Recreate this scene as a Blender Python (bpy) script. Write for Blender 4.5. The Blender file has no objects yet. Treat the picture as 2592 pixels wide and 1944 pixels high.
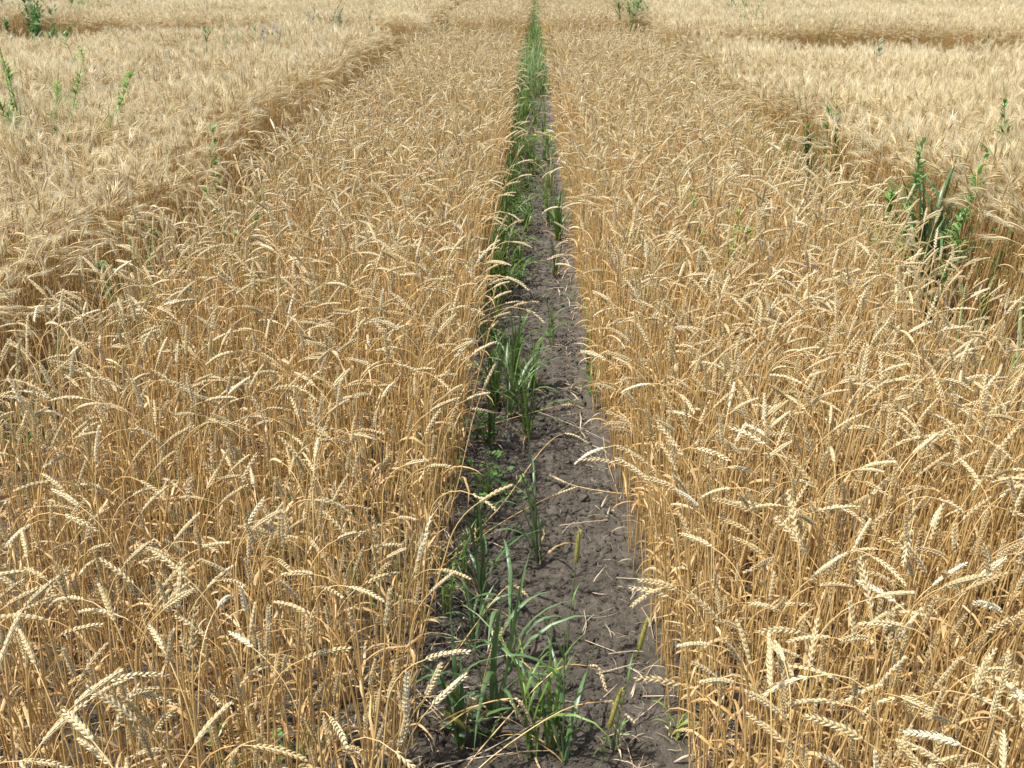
import bpy, math, random
import numpy as np
from mathutils import Vector, Matrix, Euler, Quaternion

random.seed(7)
rng = np.random.default_rng(7)
scene = bpy.context.scene
COL = scene.collection
R = math.radians

# ------------------------------------------------------------------ camera
CAM_H = 1.9
PITCH = R(23.4)
YAW = R(1.12)            # turned a touch left of the path direction
cam_data = bpy.data.cameras.new('camera')
cam_data.sensor_width = 36.0
cam_data.lens = 35.0
cam_data.clip_start = 0.05
cam_data.clip_end = 3000.0
cam = bpy.data.objects.new('camera', cam_data)
COL.objects.link(cam)
cam.location = (0, 0, CAM_H)
cam.rotation_euler = (R(90) - PITCH, 0, YAW)
scene.camera = cam

# ------------------------------------------------------------------ light
SUN_ELEV = R(65)
SUN_AZ = R(-118)          # clockwise from +Y (the way the path runs); negative = left
scene.view_settings.view_transform = 'Standard'
scene.view_settings.look = 'None'
scene.view_settings.gamma = 1.0
scene.view_settings.use_curve_mapping = False
scene.view_settings.exposure = 0.86

world = bpy.data.worlds.new('World')
scene.world = world
world.use_nodes = True
wn = world.node_tree
bg = wn.nodes['Background']
sky = wn.nodes.new('ShaderNodeTexSky')
sky.sky_type = 'NISHITA'
sky.sun_disc = False
sky.sun_elevation = SUN_ELEV
sky.sun_rotation = SUN_AZ
sky.dust_density = 2.0
wn.links.new(sky.outputs[0], bg.inputs[0])
bg.inputs[1].default_value = 0.15

sd = bpy.data.lights.new('sun', 'SUN')
sd.energy = 4.15
sd.angle = R(0.55)
sd.color = (1.0, 0.96, 0.9)
sun = bpy.data.objects.new('sun', sd)
COL.objects.link(sun)
sdir = Vector((math.sin(SUN_AZ) * math.cos(SUN_ELEV), math.cos(SUN_AZ) * math.cos(SUN_ELEV), math.sin(SUN_ELEV)))
sun.rotation_euler = sdir.to_track_quat('Z', 'Y').to_euler()
sun.location = sdir * 50

try:
    scene.cycles.max_bounces = 8
    scene.cycles.diffuse_bounces = 5
    scene.cycles.transmission_bounces = 4
    scene.cycles.glossy_bounces = 2
except Exception:
    pass

# ------------------------------------------------------------------ helpers
def tag(o, label=None, cat=None, group=None, kind=None):
    if label: o['label'] = label
    if cat: o['category'] = cat
    if group: o['group'] = group
    if kind: o['kind'] = kind
    return o

def at(u, v, h=0.0):
    """ground (or height h) point seen at photo pixel u, v of the 2592 x 1944 photograph"""
    f = 35.0 / 36.0 * 2592
    d = Vector(((u - 1296) / f, (972 - v) / f, -1.0))
    d.rotate(Euler((R(90) - PITCH, 0, YAW)))
    t = (h - CAM_H) / d.z
    return Vector((d.x * t, d.y * t, h))

class MB:
    def __init__(s):
        s.v = []; s.f = []; s.m = []
    def add(s, verts, faces, mat=0):
        b = len(s.v)
        s.v.extend([tuple(p) for p in verts])
        s.f.extend([tuple(i + b for i in f) for f in faces])
        s.m.extend([mat] * len(faces))
    def merge(s, o, M=None, mat=None):
        vs = o.v if M is None else [tuple(M @ Vector(p)) for p in o.v]
        b = len(s.v)
        s.v.extend(vs)
        s.f.extend([tuple(i + b for i in f) for f in o.f])
        s.m.extend(o.m if mat is None else [mat] * len(o.f))
    def mesh(s, name, mats, smooth=True):
        me = bpy.data.meshes.new(name)
        me.from_pydata(s.v, [], s.f)
        for m in mats: me.materials.append(m)
        me.polygons.foreach_set('material_index', s.m)
        me.polygons.foreach_set('use_smooth', [smooth] * len(s.f))
        me.update()
        return me
    def build(s, name, mats, parent=None, smooth=True, loc=None):
        me = s.mesh(name, mats if isinstance(mats, (list, tuple)) else [mats], smooth)
        return link(name, me, parent, loc)

def link(name, me, parent=None, loc=None):
    o = bpy.data.objects.new(name, me)
    COL.objects.link(o)
    if parent: o.parent = parent
    if loc is not None: o.location = loc
    return o

def empty(name, loc=(0, 0, 0), rz=0.0, s=1.0):
    o = bpy.data.objects.new(name, None)
    o.empty_display_size = 0.05
    COL.objects.link(o)
    o.location = loc
    o.rotation_euler = (0, 0, rz)
    o.scale = (s, s, s)
    return o

def frames(P):
    """tangents and a transported frame along a polyline"""
    P = [Vector(p) for p in P]
    n = len(P)
    T = []
    for i in range(n):
        a = P[max(i - 1, 0)]; b = P[min(i + 1, n - 1)]
        T.append((b - a).normalized())
    ref = Vector((0, 1, 0)) if abs(T[0].y) < 0.9 else Vector((1, 0, 0))
    N = [(ref - T[0] * ref.dot(T[0])).normalized()]
    for i in range(1, n):
        q = N[-1] - T[i] * N[-1].dot(T[i])
        N.append(q.normalized())
    B = [T[i].cross(N[i]) for i in range(n)]
    return P, T, N, B

def tube(mb, P, rad, sides=3, mat=0, cap=False):
    P, T, N, B = frames(P)
    n = len(P)
    vs = []
    for i in range(n):
        r = rad[i] if hasattr(rad, '__len__') else rad
        for k in range(sides):
            a = 2 * math.pi * k / sides
            vs.append(P[i] + N[i] * (math.cos(a) * r) + B[i] * (math.sin(a) * r))
    fs = []
    for i in range(n - 1):
        for k in range(sides):
            k2 = (k + 1) % sides
            fs.append((i * sides + k, i * sides + k2, (i + 1) * sides + k2, (i + 1) * sides + k))
    if cap:
        fs.append(tuple(range(sides - 1, -1, -1)))
        fs.append(tuple((n - 1) * sides + k for k in range(sides)))
    mb.add(vs, fs, mat)

def ribbon(mb, P, W, fold=0.25, mat=0, twist=0.0, side=None):
    """leaf blade: three points across with a fold along the midrib"""
    P = [Vector(p) for p in P]
    n = len(P)
    vs = []
    for i in range(n):
        t = (P[min(i + 1, n - 1)] - P[max(i - 1, 0)]).normalized()
        s = side if side is not None else Vector((-t.y, t.x, 0))
        s = s - t * s.dot(t)
        if s.length < 1e-5: s = Vector((0, 1, 0))
        s.normalize()
        nn = s.cross(t)
        if twist:
            q = Quaternion(t, twist * i / (n - 1))
            s = q @ s; nn = q @ nn
        w = W[i]
        vs += [P[i] - s * w + nn * (w * fold), P[i], P[i] + s * w + nn * (w * fold)]
    fs = []
    for i in range(n - 1):
        a = i * 3
        fs += [(a, a + 1, a + 4, a + 3), (a + 1, a + 2, a + 5, a + 4)]
    mb.add(vs, fs, mat)

def arc(base, az, th0, th1, L, n=7, power=1.5, wob=0.0, rnd=random):
    """curve starting th0 from vertical and bending to th1, heading az"""
    P = [Vector(base)]
    ds = L / (n - 1)
    for i in range(1, n):
        s = (i - 0.5) / (n - 1)
        th = th0 + (th1 - th0) * s ** power
        a = az + (rnd.uniform(-wob, wob) if wob else 0)
        P.append(P[-1] + Vector((math.cos(a) * math.sin(th), math.sin(a) * math.sin(th), math.cos(th))) * ds)
    return P

def teardrop(mb, base, d, side, L, w, t, sides=5, rings=((0, .35), (.2, .85), (.45, 1), (.75, .6)), mat=0, tip=1.0):
    """a plump pointed husk from base along d"""
    d = Vector(d).normalized(); side = Vector(side); side = (side - d * side.dot(d)).normalized()
    up = d.cross(side)
    vs = []
    for (s, r) in rings:
        for k in range(sides):
            a = 2 * math.pi * k / sides
            vs.append(Vector(base) + d * (L * s) + side * (math.cos(a) * r * w) + up * (math.sin(a) * r * t))
    vs.append(Vector(base) + d * (L * tip))
    fs = []
    nr = len(rings)
    for i in range(nr - 1):
        for k in range(sides):
            k2 = (k + 1) % sides
            fs.append((i * sides + k, i * sides + k2, (i + 1) * sides + k2, (i + 1) * sides + k))
    for k in range(sides):
        fs.append(((nr - 1) * sides + k, (nr - 1) * sides + (k + 1) % sides, nr * sides))
    mb.add(vs, fs, mat)

# ------------------------------------------------------------------ materials
def plant_mat(name, c0, c1, c2=None, rough=0.5, transl=0.0, tcol=None, spec=0.5, nscale=60.0, hue_noise=0.35, low_dark=None):
    """c0..c1 (..c2) picked by the plant's own tint; fine fibre noise on top"""
    if c0[0] > c0[1]:      # ripe straw tones lean a little towards yellow
        c0, c1, c2 = [None if c is None else (c[0], c[1] * 1.035, c[2] * 1.03) for c in (c0, c1, c2)]
    m = bpy.data.materials.new(name)
    m.use_nodes = True
    nt = m.node_tree; N = nt.nodes; Lk = nt.links
    pr = N['Principled BSDF']
    at_ = N.new('ShaderNodeAttribute'); at_.attribute_type = 'INSTANCER'; at_.attribute_name = 'tint'
    geo = N.new('ShaderNodeTexCoord')
    noi = N.new('ShaderNodeTexNoise'); noi.inputs['Scale'].default_value = nscale; noi.inputs['Detail'].default_value = 3.0
    Lk.new(geo.outputs['Object'], noi.inputs['Vector'])
    ad = N.new('ShaderNodeMath'); ad.operation = 'MULTIPLY_ADD'
    Lk.new(noi.outputs['Fac'], ad.inputs[0]); ad.inputs[1].default_value = hue_noise
    sb = N.new('ShaderNodeMath'); sb.operation = 'SUBTRACT'
    Lk.new(at_.outputs['Fac'], sb.inputs[0]); sb.inputs[1].default_value = hue_noise * 0.5
    Lk.new(sb.outputs[0], ad.inputs[2])
    cr = N.new('ShaderNodeValToRGB')
    e = cr.color_ramp.elements
    e[0].position = 0.0; e[0].color = (*c0, 1)
    e[1].position = 1.0; e[1].color = (*(c2 or c1), 1)
    if c2:
        q = e.new(0.72); q.color = (*c1, 1)
    Lk.new(ad.outputs[0], cr.inputs[0])
    Lk.new(cr.outputs[0], pr.inputs['Base Color'])
    pr.inputs['Roughness'].default_value = rough
    pr.inputs['Specular IOR Level'].default_value = spec
    out = N['Material Output']
    if transl > 0:
        tr = N.new('ShaderNodeBsdfTranslucent')
        if tcol: tr.inputs[0].default_value = (*tcol, 1)
        else: Lk.new(cr.outputs[0], tr.inputs[0])
        mx = N.new('ShaderNodeMixShader'); mx.inputs[0].default_value = transl
        Lk.new(pr.outputs[0], mx.inputs[1]); Lk.new(tr.outputs[0], mx.inputs[2])
        Lk.new(mx.outputs[0], out.inputs[0])
    return m

M_STEM = plant_mat('wheat_straw', (.42, .25, .085), (.56, .37, .145), (.62, .45, .21), rough=.38, spec=.6, nscale=22, hue_noise=.75)
M_EAR = plant_mat('wheat_ear', (.5, .355, .155), (.7, .56, .325), (.8, .71, .49), rough=.42, spec=.6, nscale=90, hue_noise=.3, transl=.2)
M_LEAF = plant_mat('dry_leaf', (.46, .28, .1), (.62, .43, .2), (.7, .56, .34), rough=.42, spec=.5, transl=.3, nscale=25, hue_noise=.5)
M_BSTEM = plant_mat('barley_straw', (.4, .23, .08), (.52, .34, .13), (.6, .42, .19), rough=.45, spec=.5, nscale=14, hue_noise=.5)
M_BEAR = plant_mat('barley_ear', (.32, .2, .08), (.5, .36, .16), (.66, .52, .28), rough=.45, spec=.5, nscale=90, hue_noise=.4, transl=.1)
M_AWN = plant_mat('barley_awn', (.7, .55, .31), (.84, .7, .44), (.88, .78, .54), rough=.35, spec=.6, transl=.35, nscale=20, hue_noise=.3)
M_GREEN = plant_mat('grass_blade', (.085, .17, .035), (.15, .27, .05), (.26, .35, .07), rough=.42, spec=.5, transl=.38, nscale=20, hue_noise=.3)
M_OLIVE = plant_mat('olive_blade', (.11, .16, .045), (.19, .24, .08), (.34, .34, .14), rough=.45, spec=.5, transl=.35, nscale=20, hue_noise=.5)
M_BLUEG = plant_mat('blue_green_blade', (.08, .15, .05), (.13, .22, .08), (.18, .27, .1), rough=.4, spec=.6, transl=.25, nscale=20, hue_noise=.3)
M_WEED = plant_mat('broad_leaf', (.07, .16, .04), (.13, .26, .06), (.22, .36, .08), rough=.5, spec=.4, transl=.3, nscale=30, hue_noise=.4)
M_GREYG = plant_mat('grey_green_leaf', (.1, .16, .08), (.16, .22, .12), (.24, .29, .17), rough=.6, spec=.3, transl=.2, nscale=30, hue_noise=.3)
M_FOX = plant_mat('foxtail_head', (.26, .27, .06), (.42, .4, .11), (.58, .5, .2), rough=.6, spec=.3, transl=.25, nscale=200, hue_noise=.5)
M_YEL = plant_mat('yellow_leaf', (.45, .42, .03), (.6, .52, .05), rough=.5, transl=.3)
M_PURP = plant_mat('purple_petal', (.28, .22, .5), (.4, .33, .62), rough=.6, transl=.3)
M_PALE = plant_mat('bleached_straw', (.3, .22, .14), (.42, .33, .22), (.55, .45, .32), rough=.42, spec=.5, nscale=30, hue_noise=.5)

def soil_material():
    m = bpy.data.materials.new('soil')
    m.use_nodes = True
    nt = m.node_tree; N = nt.nodes; Lk = nt.links
    pr = N['Principled BSDF']; pr.inputs['Roughness'].default_value = .95
    pr.inputs['Specular IOR Level'].default_value = .15
    tc = N.new('ShaderNodeTexCoord')
    n1 = N.new('ShaderNodeTexNoise'); n1.inputs['Scale'].default_value = 9; n1.inputs['Detail'].default_value = 8; n1.inputs['Roughness'].default_value = .7
    n2 = N.new('ShaderNodeTexNoise'); n2.inputs['Scale'].default_value = 150; n2.inputs['Detail'].default_value = 10; n2.inputs['Roughness'].default_value = .75
    for n in (n1, n2): Lk.new(tc.outputs['Object'], n.inputs['Vector'])
    c1 = N.new('ShaderNodeValToRGB')
    c1.color_ramp.elements[0].position = .3; c1.color_ramp.elements[0].color = (.072, .063, .05, 1)
    c1.color_ramp.elements[1].position = .72; c1.color_ramp.elements[1].color = (.185, .165, .132, 1)
    Lk.new(n1.outputs['Fac'], c1.inputs[0])
    c2 = N.new('ShaderNodeValToRGB')
    c2.color_ramp.elements[0].position = .3; c2.color_ramp.elements[0].color = (.5, .5, .5, 1)
    c2.color_ramp.elements[1].position = .7; c2.color_ramp.elements[1].color = (1.45, 1.42, 1.38, 1)
    Lk.new(n2.outputs['Fac'], c2.inputs[0])
    mx = N.new('ShaderNodeMix'); mx.data_type = 'RGBA'; mx.blend_type = 'MULTIPLY'; mx.inputs[0].default_value = 1
    Lk.new(c1.outputs[0], mx.inputs[6]); Lk.new(c2.outputs[0], mx.inputs[7])
    Lk.new(mx.outputs[2], pr.inputs['Base Color'])
    b = N.new('ShaderNodeBump'); b.inputs['Strength'].default_value = 1; b.inputs['Distance'].default_value = .014
    Lk.new(n2.outputs['Fac'], b.inputs['Height']); Lk.new(b.outputs[0], pr.inputs['Normal'])
    return m
M_SOIL = soil_material()

# ------------------------------------------------------------------ ground
def hsh(ix, iy, k):
    h = (ix.astype(np.int64) * 374761393 + iy.astype(np.int64) * 668265263 + k * 982451653) & 0xffffffff
    h = ((h ^ (h >> 13)) * 1274126177) & 0xffffffff
    return ((h ^ (h >> 16)) & 0xffffff) / float(0xffffff)

def vnoise(x, y, k=0):
    ix = np.floor(x); iy = np.floor(y); fx = x - ix; fy = y - iy
    fx = fx * fx * (3 - 2 * fx); fy = fy * fy * (3 - 2 * fy)
    a = hsh(ix, iy, k); b = hsh(ix + 1, iy, k); c = hsh(ix, iy + 1, k); d = hsh(ix + 1, iy + 1, k)
    return (a * (1 - fx) + b * fx) * (1 - fy) + (c * (1 - fx) + d * fx) * fy

def fbm(x, y, o=4, k=0):
    s = 0; a = 1; t = 0
    for i in range(o):
        s = s + a * (vnoise(x, y, k + i) - .5); t += a
        x = x * 2.03 + 7.1; y = y * 2.03 + 3.7; a *= .5
    return s / t

def voro(x, y, k=0):
    ix = np.floor(x); iy = np.floor(y)
    f1 = np.full(x.shape, 9.0); f2 = np.full(x.shape, 9.0)
    for dx in (-1, 0, 1):
        for dy in (-1, 0, 1):
            cx = ix + dx; cy = iy + dy
            px = cx + hsh(cx, cy, k); py = cy + hsh(cx, cy, k + 5)
            d = np.hypot(px - x, py - y)
            f2 = np.where(d < f1, f1, np.minimum(f2, d)); f1 = np.minimum(f1, d)
    return f1, f2

def path_left(y): return -.25 + .028 * min(max(y - 1.6, 0), 1.5) / 1.5 + .015 * math.sin(y * 2.1) + .02 * math.sin(y * .7 + 1)
def path_right(y): return .325 - .032 * min(max(y - 2, 0), 3) + .012 * math.sin(y * 2.7) + .012 * math.sin(y * 1.1)

def ground_h(x, y):
    x = np.asarray(x, float); y = np.asarray(y, float)
    wx = x + .05 * fbm(x * 9, y * 9, 3, 40); wy = y + .05 * fbm(x * 9, y * 9, 3, 50)
    f1, f2 = voro(wx * 9, wy * 7, 3)
    e = (f2 - f1) * np.clip(.55 + 1.6 * vnoise(x * 3.3, y * 3.3, 77), .5, 2.2)
    crack = np.exp(-(e / .055) ** 2) * np.clip(vnoise(x * 4, y * 4, 71) * 1.9 - .35, 0, 1)
    g1, g2 = voro(wx * 2.6, wy * 2.0, 9)
    big = np.exp(-((g2 - g1) / .035) ** 2) * np.clip(vnoise(x * 5, y * 5, 72) * 2.6 - 1.3, 0, 1)
    z = .035 * fbm(x * 3, y * 3, 3, 1) + .034 * fbm(x * 14, y * 14, 4, 11) + .022 * fbm(x * 42, y * 42, 3, 21) + .007 * np.abs(fbm(x * 105, y * 105, 2, 31))
    lump = np.clip(vnoise(x * 20, y * 20, 90) - .72, 0, 1) * .07 * np.clip(vnoise(x * 3, y * 3, 91) * 2 - .6, 0, 1)
    z = z + lump - .03 * crack - .03 * big
    return z

def gz(x, y): return float(ground_h(np.array([x]), np.array([y]))[0])

def build_ground():
    xs = list(np.arange(-.46, .5, .0048))
    left = []; x = -.46; d = .006
    while x > -2.4: x -= d; d *= 1.09; d = min(d, .06); left.append(x)
    while x > -400: d *= 1.6; x -= d; left.append(x)
    right = []; x = xs[-1]; d = .006
    while x < 2.4: x += d; d *= 1.09; d = min(d, .06); right.append(x)
    while x < 400: d *= 1.6; x += d; right.append(x)
    xs = np.array(left[::-1] + xs + right)
    ys = []; y = 1.4
    while y < 28:
        ys.append(y); y += .0052 * (max(y, 2) / 2) ** 1.35
    d = .2
    while y < 900: ys.append(y); y += d; d *= 1.45
    pre = []; y = 1.4; d = .02
    while y > -60: y -= d; pre.append(y); d *= 1.5
    ys = np.array(pre[::-1] + ys)
    X, Y = np.meshgrid(xs, ys)
    Z = ground_h(X, Y)
    far = np.clip((np.abs(X) - 8) / 10, 0, 1)
    Z = Z * (1 - far)
    nx, ny = len(xs), len(ys)
    me = bpy.data.meshes.new('ground')
    me.vertices.add(nx * ny)
    me.vertices.foreach_set('co', np.stack([X, Y, Z], -1).astype(np.float32).ravel())
    i = np.arange((ny - 1) * (nx - 1)); r = i // (nx - 1); c = i % (nx - 1); a = r * nx + c
    q = np.stack([a, a + 1, a + nx + 1, a + nx], -1).astype(np.int32)
    me.loops.add(q.size); me.loops.foreach_set('vertex_index', q.ravel())
    me.polygons.add(len(q)); me.polygons.foreach_set('loop_start', np.arange(0, q.size, 4, dtype=np.int32))
    me.polygons.foreach_set('use_smooth', np.ones(len(q), bool))
    me.materials.append(M_SOIL)
    me.update(calc_edges=True)
    o = link('ground', me)
    tag(o, 'dark grey-brown dried soil with cracks and crumbs, bare between the plots', kind='structure')
build_ground()

# ------------------------------------------------------------------ wheat plant variants
def spikelet_mesh_data(hi=True):
    mb = MB()
    if hi:
        for k, (sx, L) in enumerate(((-.2, .0125), (.2, .0125), (0, .0135))):
            d = Vector((sx, .05 if k < 2 else .2, 1))
            teardrop(mb, (sx * .006, 0, 0), d, (1, 0, 0), L, .0022, .0021, 5, ((0, .4), (.22, .95), (.45, 1), (.68, .5), (.82, .1)), 0, 1.35)
    else:
        teardrop(mb, (0, 0, 0), (0, .25, 1), (1, 0, 0), .014, .0042, .0028, 4, ((0, .4), (.35, 1), (.7, .6)), 0, 1.1)
    return mb
SPIKE_HI = spikelet_mesh_data(True)
SPIKE_LO = spikelet_mesh_data(False)

def ear_layout(P, n, rnd, twist=0.0, size=1.0):
    """matrices of spikelets alternating along the ear axis P"""
    P, T, N, B = frames(P)
    acc = [0]
    for i in range(1, len(P)): acc.append(acc[-1] + (P[i] - P[i - 1]).length)
    L = acc[-1]
    out = []
    for k in range(n):
        s = L * k / n
        i = 0
        while i < len(acc) - 2 and acc[i + 1] < s: i += 1
        t = (s - acc[i]) / max(acc[i + 1] - acc[i], 1e-6)
        p = P[i].lerp(P[i + 1], t); tt = T[i].lerp(T[i + 1], t).normalized()
        a0 = twist + .5 * math.sin(k * .2)
        sd = (N[i] * math.cos(a0) + B[i] * math.sin(a0))
        sd = (sd - tt * sd.dot(tt)).normalized()
        if k % 2: sd = -sd
        if k == n - 1: sd = sd * 0.2 + tt * .0
        tilt = .27 + rnd.uniform(-.08, .08)
        if k == n - 1: tilt = 0.02; 
        sdn = sd.normalized()
        z = (tt * math.cos(tilt) + sdn * math.sin(tilt)).normalized()
        y = (sdn - z * sdn.dot(z)).normalized()
        x = y.cross(z)
        env = .72 + .38 * math.sin(math.pi * min(.12 + .88 * k / n, 1) ** .8)
        sc = .82 * size * env * rnd.uniform(.82, 1.12)
        if rnd.random() < .03: continue
        M = Matrix((x, y, z)).transposed().to_4x4()
        M = Matrix.Translation(p + sdn * .0009) @ M @ Matrix.Diagonal((sc, sc, sc, 1))
        out.append(M)
    return out

def dry_leaf(mb, base, az, L, rnd, mat=0, w=.0042, curl=None):
    th0 = rnd.uniform(.25, .6); th1 = curl if curl is not None else rnd.uniform(1.6, 3.4)
    P = arc(base, az, th0, th1, L, 7, 1.0, .25, rnd)
    W = [w * .7, w, w, w * .85, w * .7, w * .45, w * .06]
    ribbon(mb, P, W, rnd.uniform(.2, .7), mat, rnd.uniform(-2.5, 2.5))

class Stalk: pass

def make_stalk(rnd, H, lean, nod, earL=.085, hi=True, nleaf=2, curve_len=.13, n_spk=19, leaf_on_top=False):
    """a stalk nodding towards +X. Returns separate parts in one shared local frame"""
    st = Stalk()
    stem = MB()
    # straight culm
    P = [Vector((0, 0, -.03))]
    az = 0.0; th = lean * .25
    n1 = 5 if hi else 3
    bend = rnd.uniform(-.05, .05)
    for i in range(n1):
        th = lean * (.3 + .7 * (i + 1) / n1)
        L = (H + .03 - curve_len * .6) / n1
        P.append(P[-1] + Vector((math.sin(th), bend * math.sin(i * 1.7), math.cos(th))) * L)
    k_top = len(P)
    n2 = 5 if hi else 3
    for i in range(n2):
        f = (i + 1) / (n2 + 0.0)
        a = lean + (nod * .72 - lean) * f ** 1.3
        P.append(P[-1] + Vector((math.sin(a), 0, math.cos(a))) * (curve_len / n2))
    sp = list(P)
    rad = [.0019] * (k_top - 1) + [.0017] + list(np.linspace(.0014, .001, n2))
    tube(stem, sp, rad, 4 if hi else 3)
    if hi:   # nodes on the culm
        for f in (.32, .62):
            i = int(f * (k_top - 1)); q = sp[i].lerp(sp[i + 1], .4)
            d = (sp[i + 1] - sp[i]).normalized()
            tube(stem, [q - d * .004, q, q + d * .004], [.0019, .0031, .0019], 5)
    # ear
    E = [P[-1]]
    n3 = 6
    for i in range(n3):
        f = (i + .5) / n3
        a = nod * (.72 + .28 * f) if nod > .2 else lean + (nod - lean) * f
        E.append(E[-1] + Vector((math.sin(a), 0, math.cos(a))) * (earL / n3))
    ear = MB()
    tube(ear, E, [.0013] * 5 + [.001, .0005], 4 if hi else 3)
    st.rachis = ear
    st.spikes = ear_layout(E, n_spk if hi else 11, rnd, rnd.uniform(0, 3.14), 1.0 if hi else 1.35)
    st.stem = stem
    st.leaves = []
    for k in range(nleaf):
        lf = MB()
        f = rnd.uniform(.15, .95) if k else (.86 if leaf_on_top else rnd.uniform(.5, .9))
        x = f * (k_top - 1); i = min(int(x), k_top - 2)
        q = sp[i].lerp(sp[i + 1], x - i)
        dry_leaf(lf, q, rnd.uniform(0, 6.28), rnd.uniform(.07, .17), rnd, 0, rnd.uniform(.0022, .0045))
        st.leaves.append(lf)
    st.top = E[-1]; st.nod = nod; st.lean = lean; st.H = H
    return st

def joined(st, hi=True, with_leaf=True):
    mb = MB()
    mb.merge(st.stem, None, 0)
    mb.merge(st.rachis, None, 1)
    for M in st.spikes: mb.merge(SPIKE_HI if hi else SPIKE_LO, M, 1)
    if with_leaf:
        for lf in st.leaves: mb.merge(lf, None, 2)
    return mb

NODS = [5, 12, 20, 30, 38, 45, 55, 62, 70, 78, 85, 92, 98, 105, 112, 120, 130, 140, 25, 65, 88, 100, 15, 50]
rnd_v = random.Random(3)
STALKS = []
N_TALL = len(NODS)
NODS = NODS + [3, 8, 14, 18, 10, 24]
for i, nd in enumerate(NODS):
    H = (.80 if i < N_TALL else .72) + rnd_v.uniform(-.05, .05)
    st = make_stalk(rnd_v, H, R(rnd_v.uniform(2, 9)), R(nd), rnd_v.uniform(.052, .088), True, rnd_v.choice((2, 2, 3, 3)), rnd_v.uniform(.09, .17), rnd_v.choice((15, 17, 19, 21)))
    STALKS.append(st)

# ------------------------------------------------------------------ instanced stands ("stuff")
def make_proto(name, mb, mats):
    me = mb.mesh(name, mats)
    return bpy.data.objects.new(name, me)      # never linked: only its geometry is used

def stand(name, pts, rots, scls, idx, tint, protos, label, cat=None):
    me = bpy.data.meshes.new(name)
    n = len(pts)
    me.vertices.add(n)
    me.vertices.foreach_set('co', np.asarray(pts, np.float32).ravel())
    def attr(nm, typ, key, arr):
        a = me.attributes.new(nm, typ, 'POINT')
        a.data.foreach_set(key, arr)
    attr('rot', 'FLOAT_VECTOR', 'vector', np.asarray(rots, np.float32).ravel())
    attr('scl', 'FLOAT_VECTOR', 'vector', np.asarray(scls, np.float32).ravel())
    attr('pick', 'INT', 'value', np.asarray(idx, np.int32))
    attr('tint', 'FLOAT', 'value', np.asarray(tint, np.float32))
    me.update()
    o = link(name, me)
    ng = bpy.data.node_groups.new(name, 'GeometryNodeTree')
    ng.interface.new_socket('Geometry', in_out='INPUT', socket_type='NodeSocketGeometry')
    ng.interface.new_socket('Geometry', in_out='OUTPUT', socket_type='NodeSocketGeometry')
    N = ng.nodes; Lk = ng.links
    gi = N.new('NodeGroupInput'); go = N.new('NodeGroupOutput')
    jn = N.new('GeometryNodeJoinGeometry')
    for p in reversed(protos):
        oi = N.new('GeometryNodeObjectInfo'); oi.inputs['Object'].default_value = p
        oi.inputs['As Instance'].default_value = False
        g2 = N.new('GeometryNodeGeometryToInstance')
        Lk.new(oi.outputs['Geometry'], g2.inputs[0]); Lk.new(g2.outputs[0], jn.inputs[0])
    ip = N.new('GeometryNodeInstanceOnPoints')
    def na(nm, typ):
        q = N.new('GeometryNodeInputNamedAttribute'); q.data_type = typ; q.inputs['Name'].default_value = nm
        return next(s for s in q.outputs if s.enabled and s.name == 'Attribute')
    Lk.new(gi.outputs[0], ip.inputs['Points']); Lk.new(jn.outputs[0], ip.inputs['Instance'])
    ip.inputs['Pick Instance'].default_value = True
    Lk.new(na('pick', 'INT'), ip.inputs['Instance Index'])
    Lk.new(na('rot', 'FLOAT_VECTOR'), ip.inputs['Rotation'])
    Lk.new(na('scl', 'FLOAT_VECTOR'), ip.inputs['Scale'])
    Lk.new(ip.outputs[0], go.inputs[0])
    md = o.modifiers.new('stand', 'NODES'); md.node_group = ng
    tag(o, label, cat, kind='stuff')
    return o

WHEAT_PROTOS = [make_proto('wheat_variant', joined(s), [M_STEM, M_EAR, M_LEAF]) for s in STALKS]

# ---- low tufts of withered basal leaves that fill the foot of the stand
LOW = []
for k in range(6):
    mb = MB()
    for j in range(5):
        dry_leaf(mb, (random.uniform(-.02, .02), random.uniform(-.02, .02), 0), random.uniform(0, 6.28), random.uniform(.1, .28), random, 0, random.uniform(.002, .004))
    LOW.append(make_proto('withered_leaves', mb, [M_LEAF]))

# ------------------------------------------------------------------ wheat plots: sown in rows
def sample_tint(n):
    t = rng.beta(2.2, 2.6, n) * .85
    w = rng.random(n) < .045
    return np.where(w, rng.uniform(.82, 1.0, n), t)

def plot_points(x0f, x1f, y0, y1, dens, rows=9, edge_lean=True):
    """stalk positions, drilled in rows along Y"""
    pts = []
    L = y1 - y0
    per = dens * (x1f(5) - x0f(5)) / rows
    for r in range(rows):
        n = int(per * L)
        ys = np.sort(rng.uniform(y0, y1, n))
        for y in ys:
            a, b = x0f(y), x1f(y)
            x = a + (b - a) * (r + .5) / rows + rng.normal(0, .026)
            if r == 0: x = max(x, a - .01)
            if r == rows - 1: x = min(x, b + .01)
            pts.append((x, y))
    P = np.array(pts)
    keep = rng.random(len(P)) < np.clip(.62 + .9 * (fbm(P[:, 0] * 2.2, P[:, 1] * 2.2, 3, 200) + .25), .25, 1)
    keep &= (P[:, 1] > 2.3) | (rng.random(len(P)) < .8)
    return P[keep]

PL0 = lambda y: -1.72 + .03 * math.sin(y * 1.3)
PL1 = lambda y: path_left(y) - .02
PR0 = lambda y: path_right(y) + .02
PR1 = lambda y: 1.67 + .03 * math.sin(y * 1.7)

left_pts = plot_points(PL0, PL1, .55, 15.2, 600)
right_pts = plot_points(PR0, PR1, .55, 15.2, 660, rows=8)

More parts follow.
